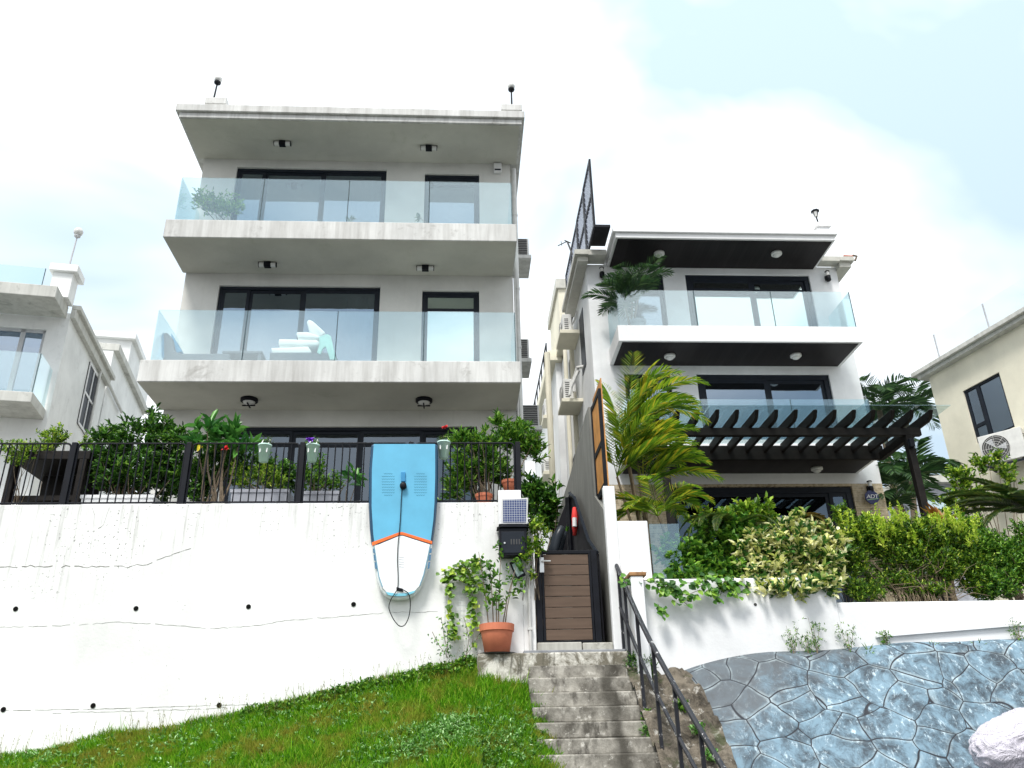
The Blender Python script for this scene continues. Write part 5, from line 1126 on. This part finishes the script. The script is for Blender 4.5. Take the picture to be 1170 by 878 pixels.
# dark garden box at the left
t = thing('garden_cabinet', 'dark open garden shelter with heavy top behind the fence at far left', 'shelter', (-5.3, 11.8, 3.0))
zt_ = G(60, 515, 11.5).z
MB().box(G(12,520,11.5).x, G(103,520,11.5).x, 11.5, 13.0, zt_-.13, zt_).build('roof', M['blackwood'], t, .01)
for xx in (G(20,520,11.55).x, G(98,520,11.55).x): 
    for yy in (11.55, 12.9): MB().box(xx-.05, xx+.05, yy-.05, yy+.05, 3.0, zt_-.131).build('post', M['blackwood'], t, .006)
MB().box(G(30,520,11.6).x, G(98,520,11.6).x, 12.2, 12.25, 3.0, zt_-.14).build('back_panel', M['blackwood'], t); MB().box(G(25,520,11.6).x, G(97,520,11.6).x, 11.6, 12.1, 3.55, 3.62).build('shelf', M['blackwood'], t)
def trough(label, p0, p1, Y, dep, m, name='planter', soil=True, tap=.03):
    a, b_ = G(*p0, Y), G(*p1, Y); z1 = a.z; z0 = 3.0; t = thing(name, label, 'planter', ((a.x+b_.x)/2, Y, z0))
    q = MB(); q.v = [(a.x+tap,Y+tap,z0),(b_.x-tap,Y+tap,z0),(b_.x-tap,Y+dep-tap,z0),(a.x+tap,Y+dep-tap,z0),(a.x,Y,z1),(b_.x,Y,z1),(b_.x,Y+dep,z1),(a.x,Y+dep,z1)]
    q.f = [(0,3,2,1),(4,5,6,7),(0,1,5,4),(1,2,6,5),(2,3,7,6),(3,0,4,7)]; q.build('trough', m, t, .01)
    q = MB(); w = .03
    q.box(a.x-.01, b_.x+.01, Y-.012, Y+.02, z1-.04, z1+.008).build('rim', m, t, .004)
    MB().box(a.x+w, b_.x-w, Y+w, Y+dep-w, z1-.01, z1+.004).build('soil', M['soil'], t)
    return t
trough('long white planter block behind the fence under the big dark shrub', (93,566.5), (176,567.5), 11.35, .35, M['wall_clean'])
trough('bluish grey planter box behind the fence under the lime bush', (264,560), (330,561), 11.4, .35, M['planter_grey'])
trough('grey trough behind the fence under the twiggy bush', (343,562), (387,562), 11.4, .3, M['planter_grey'])
for px, label, r_ in ((221,'rounded pale stone on the wall top, left of its pair',.14), (250,'rounded pale stone on the wall top next to the bluish planter',.13)):
    p = G(px, 576, 11.4); q = MB(); q.lathe([(r_*math.sin(a_)*1.0+.001, r_*.75*(1-math.cos(a_))) for a_ in np.linspace(.2, math.pi, 8)], (p.x, 11.4, 3.25), 12); o = q.build('stone', M['rock'], None, 0, True); o.scale = (1.25,1,1.0); o.location = (-p.x*.25, 0, 0); tag(o, label, 'stone')
def pot(label, px, pz, Y, r, h, m='terracotta', name='flower_pot', z0=None):
    p = G(px, pz, Y); z0 = p.z if z0 is None else z0; t = thing(name, label, 'pot', (p.x, Y, z0), None, 0, True)
    MB().lathe([(r*.70,0),(r*.93,h*.78),(r*.93,h*.79)], (0,0,0), 28).build('body', M[m], t, 0, True)
    MB().lathe([(r*.96,h*.76),(r,h*.77),(r*1.02,h),(r*.92,h),(r*.90,h*.93)], (0,0,0), 28).build('rim', M[m], t); MB().lathe([(r*.9,h*.90),(r*.9,h*.93)], (0,0,0), 20).build('soil', M['soil'], t); return t, p
pot('small terracotta pot behind the fence under the dense shrub', 553, 579, 11.3, .12, .17)
pot('small terracotta pot behind the solar panel at the fence end', 583, 563, 11.45, .12, .17)
def hanging(px, py, label, gname, m='mint', fl=None):
    p = G(px, py, 11.0); t = thing('hanging_pot', label, 'pot', (p.x, 11.0, p.z), 'mint pots hooked on the black fence')
    MB().lathe([(.060,-.13),(.088,.09),(.094,.09),(.094,.11)], tuple(p), 20).build('pot', M[m], t, 0, True)
    q = MB()
    for s_ in (-.045, .045): q.tube([(p.x+s_, 10.93, p.z-.02), (p.x+s_, 10.95, p.z+.10), (p.x+s_, 11.06, fz1+.03), (p.x+s_, 11.14, fz1+.02), (p.x+s_, 11.14, fz1-.06)], .009, 5)
    q.build('hook', M['white_trim'], t)
    T, D = blob_pts([((p.x, 11.0, p.z+.16), (.10,.08,.07))], 26, .3); v, f = whorls(T, D, 6, .045, .016, .8); link('foliage', raw_mesh('foliage', v, f), M['lf_mid' if fl else 'lf_cyc'], t)
    if fl: flower(px-2, py-14, 10.93, fl, t, .05)
hanging(302, 517.5, 'mint pot with dry fern hooked on the fence near the grey planter', '')
hanging(357, 517.5, 'mint pot with purple flower hooked on the fence near the post', '', fl='flower_purple')
hanging(507, 514, 'mint pot with reddish shoots hooked on the fence right of the paddle board', '')

# potted plant at the gate
t, p = pot('large terracotta pot with a leafy sapling standing on the landing by the gate', 568, 748, 10.78, .215, .36, z0=1.302)
q = MB(); ends = []
for (dx, hh, lean) in ((-.10,.95,-.12),(-.04,.70,-.03),(.02,1.0,.05),(.07,.85,.22),(.10,.6,.12),(0,.5,.0)):
    pts = [(p.x*0+dx, 0, .33), (dx+lean*.3, -.01, .33+hh*.4), (dx+lean*.7, -.02, .33+hh*.75), (dx+lean, 0, .33+hh)]
    q.tube(pts, [.009,.007,.005,.003], 5); ends += [pts[3], pts[2], (pts[2][0]+random.uniform(-.1,.1), 0, pts[2][2]+.05), (pts[3][0]+random.uniform(-.12,.12), -.03, pts[3][2]-.08), (pts[1][0]+random.uniform(-.12,.12), -.05, pts[1][2]+.1)]
q.build('stem', M['bark'], t); T = np.repeat(np.array(ends), 2, 0)+RNG.normal(size=(len(ends)*2, 3))*.05; v, f = whorls(T, np.tile([0,-.3,.8],(len(T),1))+RNG.normal(size=(len(T),3))*.4, 5, .085, .045, 1.1); link('foliage', raw_mesh('foliage', v, f), M['lf_mid'], t)
MB().lathe([(.24,.0),(.25,.012)], (0,0,-.001), 20).build('saucer', M['grille'], t)

# wire trellis with vine on the wall
t = thing('wire_trellis', 'square white wire mesh on the wall carrying a heart leaved vine', 'trellis', (.1, 10.97, 1.3))
a, b_ = G(507,650,10.97), G(558,745,10.97); c = G(552,636,10.97); q = MB()
for k in range(13): x = a.x+(c.x+.05-a.x)*k/12; q.tube([(x,10.975,1.32),(x+.03,10.975,a.z+(c.z-a.z)*k/12)], .003, 4, False)
for k in range(18): z = 1.36+(a.z-1.36)*k/17; q.tube([(a.x,10.972,z),(c.x+.05,10.972,z+.02)], .003, 4, False)
q.build('mesh', M['wire'], t)
t = thing('vine', 'heart leaved vine climbing the wire mesh left of the potted sapling', 'vine', (-.1, 10.9, 1.2))
def path_leaves(paths, n_, Ln, Wd, spread, Y, mname, t, sr=.004):
    T = []; q = MB()
    for pth in paths:
        V = [G(x, y, Y) for x, y in pth]; q.tube([v+Vector((0,.01,0)) for v in V], sr, 5, False); k_ = len(V)-1
        for _ in range(int(n_*sum((V[i+1]-V[i]).length for i in range(k_)))):
            i = random.randrange(k_); v = V[i].lerp(V[i+1], random.random()); T.append(v+Vector((random.gauss(0,spread), random.uniform(-.05,.0), random.gauss(0,spread))))
    T = np.array(T); n2 = len(T); d = unit(np.stack([RNG.normal(0,.6,n2), -.5*np.ones(n2), -.6+RNG.normal(0,.4,n2)],1)); nr = np.tile([0,-1,.6],(n2,1))+RNG.normal(size=(n2,3))*.3
    v, f = leaves_mesh(T, d, nr, Ln*RNG.uniform(.6,1.15,n2), Wd*RNG.uniform(.7,1.1,n2), .1, .1); link('foliage', raw_mesh('foliage', v, f), M[mname], t); q.build('stem', M['bark'], t)
path_leaves([[(507,655),(520,648),(535,643),(550,638)],[(508,658),(515,672),(512,690),(517,710),(520,735)],[(520,650),(535,655),(545,668)],[(510,652),(522,658),(536,650),(548,645)],[(537,660),(540,685),(541,710),(540,740)],[(530,646),(532,654),(524,662)]], 75, .085, .075, .028, 10.93, 'lf_lime', t)
t = thing('weed_plant', 'dry stalked weed growing at the foot of the white wall, left of the wire mesh', 'plant', (-.4, 10.85, 1.1))
path_leaves([[(514,752),(508,730),(504,705)],[(512,752),(500,735),(494,722)],[(510,752),(512,728),(510,715)]], 55, .05, .024, .03, 10.85, 'lf_dark', t)
t = thing('weed_plant', 'thin branching weed with small leaves against the wire mesh by the pot', 'plant', (-.05, 10.83, 1.15))
path_leaves([[(532,752),(536,730),(530,705)],[(530,752),(540,738),(546,728)]], 50, .05, .024, .03, 10.83, 'lf_dark', t)

# ================================================================== PLANTS ON THE RIGHT
palm('areca_palm', 'tall golden green clumping palm in front of the white house pergola', 'palm', (2.75, 11.9, 1.7),
     [tuple(G(712,500,12.0)), tuple(G(722,480,12.1)), tuple(G(705,545,11.8)), tuple(G(735,555,12.0)), tuple(G(718,525,11.9))], 8, 1.3, .32, .014, 'lf_palm', 1.35, tr=.022, lift=1.3, nleaf=22,
     dirs=[(0.0,1.5),(-.35,1.0),(.3,1.9),(-.1,.9),(.4,3.4),(-.6,2.4),(.1,.5),(2.0,4.5),(-1.5,2.6)])
palm('areca_palm', 'small arching palm with dark fronds between the tall palm and the heart leaved bush', 'palm', (3.2, 11.6, 1.7), [tuple(G(752,590,11.7))], 9, 1.0, .27, .012, 'lf_palm', 1.7, tr=.02, lift=1.0, nleaf=26)
palm('potted_palm', 'potted dark green palm at the left end of the upper white house balcony', 'palm', (4.15, 17.9, 9.52),
     [tuple(G(722,345,17.7)), tuple(G(730,335,17.8)), tuple(G(715,352,17.5))], 9, 1.05, .38, .018, 'lf_palmdk', 1.5, tr=.03, lift=1.7, nleaf=20)
t2, _p = pot('square grey pot of the balcony palm behind the glass', 728, 372, 17.8, .22, .36, 'planter_grey', z0=9.512)
palm('background_palm', 'tall dark fan of palm fronds behind the pergola right end', 'palm', (11.9, 22, 2.0), [tuple(G(1005,470,22)), tuple(G(1035,478,23))], 9, 1.9, .6, .028, 'lf_palmdk', 1.9, tr=.10, lift=1.2, nleaf=25, stemmat='bark')
palm('background_palm', 'low dark palm filling the space behind the pergola post', 'palm', (12.0, 20, 2.0), [tuple(G(1020,560,19.5)), tuple(G(1045,545,20)), tuple(G(1010,590,19.5))], 11, 1.6, .5, .026, 'lf_palmdk', 1.9, tr=.08, lift=1.1, nleaf=25, stemmat='bark')
shrub('shrub', 'dense heart leaved green bush spilling over the low white wall beside the glass panel', 'shrub', (3.4, 11.3, 1.7),
      [B(790,640,11.1,.40,.34), B(772,655,11.0,.26,.26), B(815,625,11.2,.40,.36), B(830,655,11.0,.34,.28), B(845,612,11.3,.34,.32), B(800,660,10.95,.36,.18), B(825,668,10.62,.20,.10), B(765,630,11.2,.2,.2)], 1100, 6, .095, .062, 'lf_mid', 12, .01, shell=.35)
shrub('shrub', 'bright leafy bush top rising behind the heart leaved bush', 'shrub', (4.2, 11.8, 1.7), [B(862,583,11.7,.32,.17), B(848,594,11.7,.34,.20), B(880,595,11.7,.26,.18), B(825,592,11.7,.30,.16), B(800,594,11.7,.22,.10)], 330, 6, .105, .055, 'lf_lime', 10, .01)
palm('cycad', 'dark drooping feathery cycad over the heart leaved bush', 'cycad', (3.9, 11.3, 1.8), [tuple(G(838,604,11.3))], 11, .9, .13, .014, 'lf_cyc', 2.2, tr=.04, lift=.6, nleaf=60, dirs=[(3.1,.5),(2.8,.7),(3.4,.35),(3.7,.6),(4.1,.5),(2.9,.2),(3.3,.1),(3.0,.9),(.3,.6),(-.8,.5),(3.5,.8)])
shrub('variegated_shrub', 'cream and green variegated shrub overhanging the low white wall', 'shrub', (4.5, 11.2, 1.7),
      [B(905,622,10.95,.46,.30), B(862,628,10.95,.28,.28), B(880,655,10.85,.40,.24), B(935,642,10.85,.34,.32), B(952,625,10.95,.22,.30), B(945,668,10.62,.22,.13), B(905,672,10.60,.40,.11), B(855,668,10.65,.20,.10), B(915,602,11.1,.32,.18)], 800, 7, .125, .066, 'lf_var', 14, .01, shell=.45)
palm('bronze_frond_plant', 'arching bronze feathery fronds over the top of the variegated shrub', 'cycad', (4.9, 11.3, 1.8), [tuple(G(905,598,11.25))], 7, .75, .11, .014, 'lf_brown', 2.4, tr=.03, lift=.5, nleaf=60, dirs=[(0,.5),(.3,.5),(-.3,.45),(.1,.8),(-.6,.5),(.6,.5),(-.1,.35)])
shrub('undergrowth', 'dark undergrowth filling the space behind the lime tipped hedge', 'shrub', (6.4, 12.2, 1.7), [B(975,620,12.0,.5,.4), B(1015,630,12.2,.5,.4), B(1060,630,12.2,.5,.4), B(1100,630,12.2,.45,.45), B(1035,660,12.0,.6,.3), B(950,640,12.0,.4,.4)], 900, 7, .085, .04, 'lf_dark', 30, .01, shell=.2)
sh = shrub('hedge', 'lime tipped hedge with a tangle of bare twigs along the low white wall', 'hedge', (6.2, 11.3, 1.7),
      [B(985,608,11.2,.28,.26), B(1010,612,11.2,.34,.22), B(1050,608,11.2,.38,.22), B(1085,615,11.3,.34,.24), B(972,635,11.1,.26,.34), B(1030,630,11.2,.40,.20), B(1075,640,11.2,.38,.28), B(985,672,10.95,.26,.15), B(1110,650,11.3,.30,.40), B(960,588,11.3,.15,.18), B(1020,662,11.25,.40,.14), B(1060,672,11.2,.34,.12)], 4200, 7, .055, .022, 'lf_hedge', 60, .006, 'bark_pale', shell=.5)
M['lf_shoot'] = leafmat('new_shoot_leaf', [(0,(.25,.42,.03)),(.6,(.50,.66,.06)),(1,(.72,.78,.14))], .4, .35)
T = []
for i in range(130):
    px_ = random.uniform(955, 1120); a_ = G(px_, 590+12*mn.noise(Vector((px_*.05,0,0)))+random.uniform(-4,24), random.uniform(10.9,11.4)); h_ = random.uniform(.02,.15)
    for k in range(4): T.append(tuple(a_+Vector((random.uniform(-.015,.015), 0, h_*k/3))))
v, f = whorls(np.array(T), np.tile([0,-.1,1.],(len(T),1)), 5, .06, .024, 1.0); link('new_shoots', raw_mesh('new_shoots', v, f), M['lf_shoot'], sh)
q = MB()
for i in range(120):
    x0_, y0_ = random.uniform(962, 1105), random.uniform(640, 690); a_ = G(x0_, y0_, random.uniform(11.0, 11.5)); b2 = a_+Vector((random.uniform(-.5,.5), random.uniform(-.1,.1), random.uniform(-.05,.30))); mid = a_.lerp(b2, .5)+Vector((0,0,random.uniform(-.06,.08)))
    q.tube([a_, mid, b2], [.005,.004,.002], 4, False)
for i in range(70):
    px_ = random.uniform(965, 1090); a_ = G(px_, 692, 11.05); q.tube([(a_.x, 11.05, 1.75), (a_.x+random.uniform(-.08,.08), 11.1, 2.0), (a_.x+random.uniform(-.15,.15), 11.2, 2.3)], [.006,.005,.003], 4, False)
q.build('bare_twig', M['bark_pale'], sh)
shrub('hedge', 'darker green hedge at the right edge under the cycad fronds', 'hedge', (8.2, 11.5, 1.7), [B(1130,625,11.5,.34,.28), B(1160,645,11.4,.34,.36), B(1130,665,11.3,.34,.26), B(1185,620,11.5,.4,.4), B(1105,600,11.7,.25,.16)], 2400, 7, .06, .026, 'lf_mid', 40, .008, shell=.4)
shrub('small_tree', 'loose light green small tree against the yellow house wall', 'tree', (8.9, 13.2, 1.9), [B(1100,545,13.2,.28,.22), B(1122,528,13.3,.26,.18), B(1112,565,13.2,.36,.24), B(1090,575,13.0,.3,.2), B(1150,540,13.4,.22,.22), B(1140,520,13.4,.14,.12)], 330, 7, .095, .042, 'lf_lime', 26, .012, shell=.3)
palm('cycad', 'large cycad with stiff dark green fronds at the right edge', 'cycad', (G(1192,590,12.2).x+.1, 12.3, 1.7), [tuple(G(1192,590,12.2))], 16, 1.5, .20, .020, 'lf_cyc', .9, tr=.10, lift=.7, nleaf=80, dirs=[(2.6,.9),(2.9,.7),(3.2,.45),(3.5,.6),(3.9,.4),(2.4,.5),(4.3,.6),(3.0,1.2),(2.2,1.3),(3.4,.2),(1.5,1),(0.5,1),(5,.8)], stemmat='bark')
palm('bromeliad', 'orange red bromeliad rosette behind the hedge below the pergola post', 'bromeliad', (7.2, 12.2, 1.9), [tuple(G(1080,602,12.2))], 3, .1, .05, .03, 'lf_red', .5, tr=.03, nleaf=6)
o = bpy.data.objects['bromeliad']; T = np.tile(np.array(G(1080,604,12.15)), (26, 1))+RNG.normal(size=(26,3))*.03; v, f = whorls(T, np.tile([0,-.1,1.],(26,1)), 1, .52, .075, 1.6, .0); link('rosette', raw_mesh('rosette', v, f), M['lf_red'], o)
t = thing('vine', 'trailing heart leaved vine hanging down the low white wall beside the handrail', 'vine', (2.9, 10.55, 2.1))
path_leaves([[(705,663),(725,662),(745,664),(765,668)],[(745,664),(765,676),(785,680),(800,674)],[(765,668),(775,682),(790,695)],[(752,690),(758,705)],[(780,665),(800,668),(815,672),(822,690)],[(790,660),(830,665),(845,680)]], 60, .10, .085, .04, 10.5, 'lf_mid', t)
t = thing('fern', 'dark ferny clump growing in the corner between the steps and the white wall', 'fern', (2.3, 10.45, 1.0))
T, D = blob_pts([B(735,765,10.45,.20,.24,.1), B(742,755,10.45,.12,.12,.1), B(726,748,10.5,.12,.06,.08)], 160, .3); v, f = whorls(T, D, 8, .05, .013, .9); link('foliage', raw_mesh('foliage', v, f), M['lf_dark'], t)
k_ = 0
for (px, py, Y, r_, lab) in ((742,834,9.85,.11,'light green weed sprouting beside the fifth step at the handrail'),(738,817,10.0,.06,'small weed between steps and handrail above the larger weed'),(778,806,9.95,.08,'pale weed tucked beyond the handrail near the stone facing edge'),(797,832,9.7,.08,'weed on the rough bank edge halfway down the handrail'),(812,862,9.4,.07,'weed at the bottom edge between handrail and blue facing')):
    t = thing('weed_plant', lab, 'weed', tuple(G(px, py, Y)), 'weeds beside the handrail'); T, D = blob_pts([B(px, py-3, Y, r_, r_*.6, r_*.6)], int(50*r_/.08), .2); v, f = whorls(T, D, 5, .05, .030, 1.2); link('foliage', raw_mesh('foliage', v, f), M['lf_weed' if py > 830 else 'lf_mid'], t)
for (pxs, pyb, hgt, lab) in ((908,751,.40,'tall thin weed on the facing ledge, leftmost of those against the low white wall'),(924,750,.30,'feathery weed second from the left against the low white wall'),(934,748,.46,'tallest feathery weed against the low white wall'),(972,747,.38,'slim weed standing alone against the low white wall'),(1015,744,.30,'bushy weed against the low white wall near the dark ledge line'),(1165,738,.36,'pale weed against the low white wall at the right edge')):
    b0 = G(pxs, pyb, 10.52); t = thing('weed_plant', lab, 'weed', tuple(b0), 'weeds along the foot of the low white wall'); q = MB(); T = []
    for k in range(3):
        e = b0+Vector((random.uniform(-.10,.14), 0, hgt*random.uniform(.7,1))); q.tube([b0, b0.lerp(e,.5), e], [.004,.003,.0015], 4)
        T += [tuple(b0.lerp(e, random.uniform(.25,1))+Vector((random.gauss(0,.02),0,0))) for _ in range(12)]
    q.build('stem', M['bark_pale'], t); v, f = whorls(np.array(T), np.tile([0,-.3,.6],(len(T),1))+RNG.normal(size=(len(T),3))*.5, 4, .04, .014, 1.0); link('foliage', raw_mesh('foliage', v, f), M['lf_mid'], t)
for (pxs, pyb, lab) in ((992,746,'small grass tuft on the facing ledge between two weeds'),(1066,742,'small fan of grass on the facing ledge, middle right'),(1118,741,'spreading grass tuft on the facing ledge near the right edge')):
    b0 = G(pxs, pyb, 10.5); T = np.tile(np.array(b0), (24, 1)); v, f = whorls(T, np.tile([0,0,1.],(24,1)), 1, .14, .012, 1.9, 0.0); o = link('grass_tuft', raw_mesh('grass_tuft', v, f), M['lf_lime']); tag(o, lab, 'grass tuft', 'tufts on the facing ledge')
# balcony plants of the tall house
shrub('potted_shrub', 'airy round potted shrub behind the glass at the left of the top balcony', 'shrub', (-4.7, 14.75, 9.99), [B(243,232,14.6,.45,.26,.25), B(262,236,14.6,.38,.20,.2), B(232,226,14.6,.25,.18,.2)], 300, 6, .085, .030, 'lf_mid', 14, .01, shell=.25)
p = G(250, 245, 14.6); t = thing('planter', 'low grey planter of the top balcony shrub', 'planter', (p.x, 14.6, 9.99)); MB().lathe([(.20,0),(.26,.22),(.23,.22)], (p.x, 14.6, 9.992), 20).build('pot', M['planter_grey'], t)
shrub('potted_plant', 'small sprig behind the top balcony glass left of the narrow window', 'plant', (-.65, 14.5, 9.99), [B(478,249,14.5,.08,.06,.05), B(400,250,14.5,.10,.04,.05)], 10, 5, .12, .035, 'lf_cyc', 4, .006)
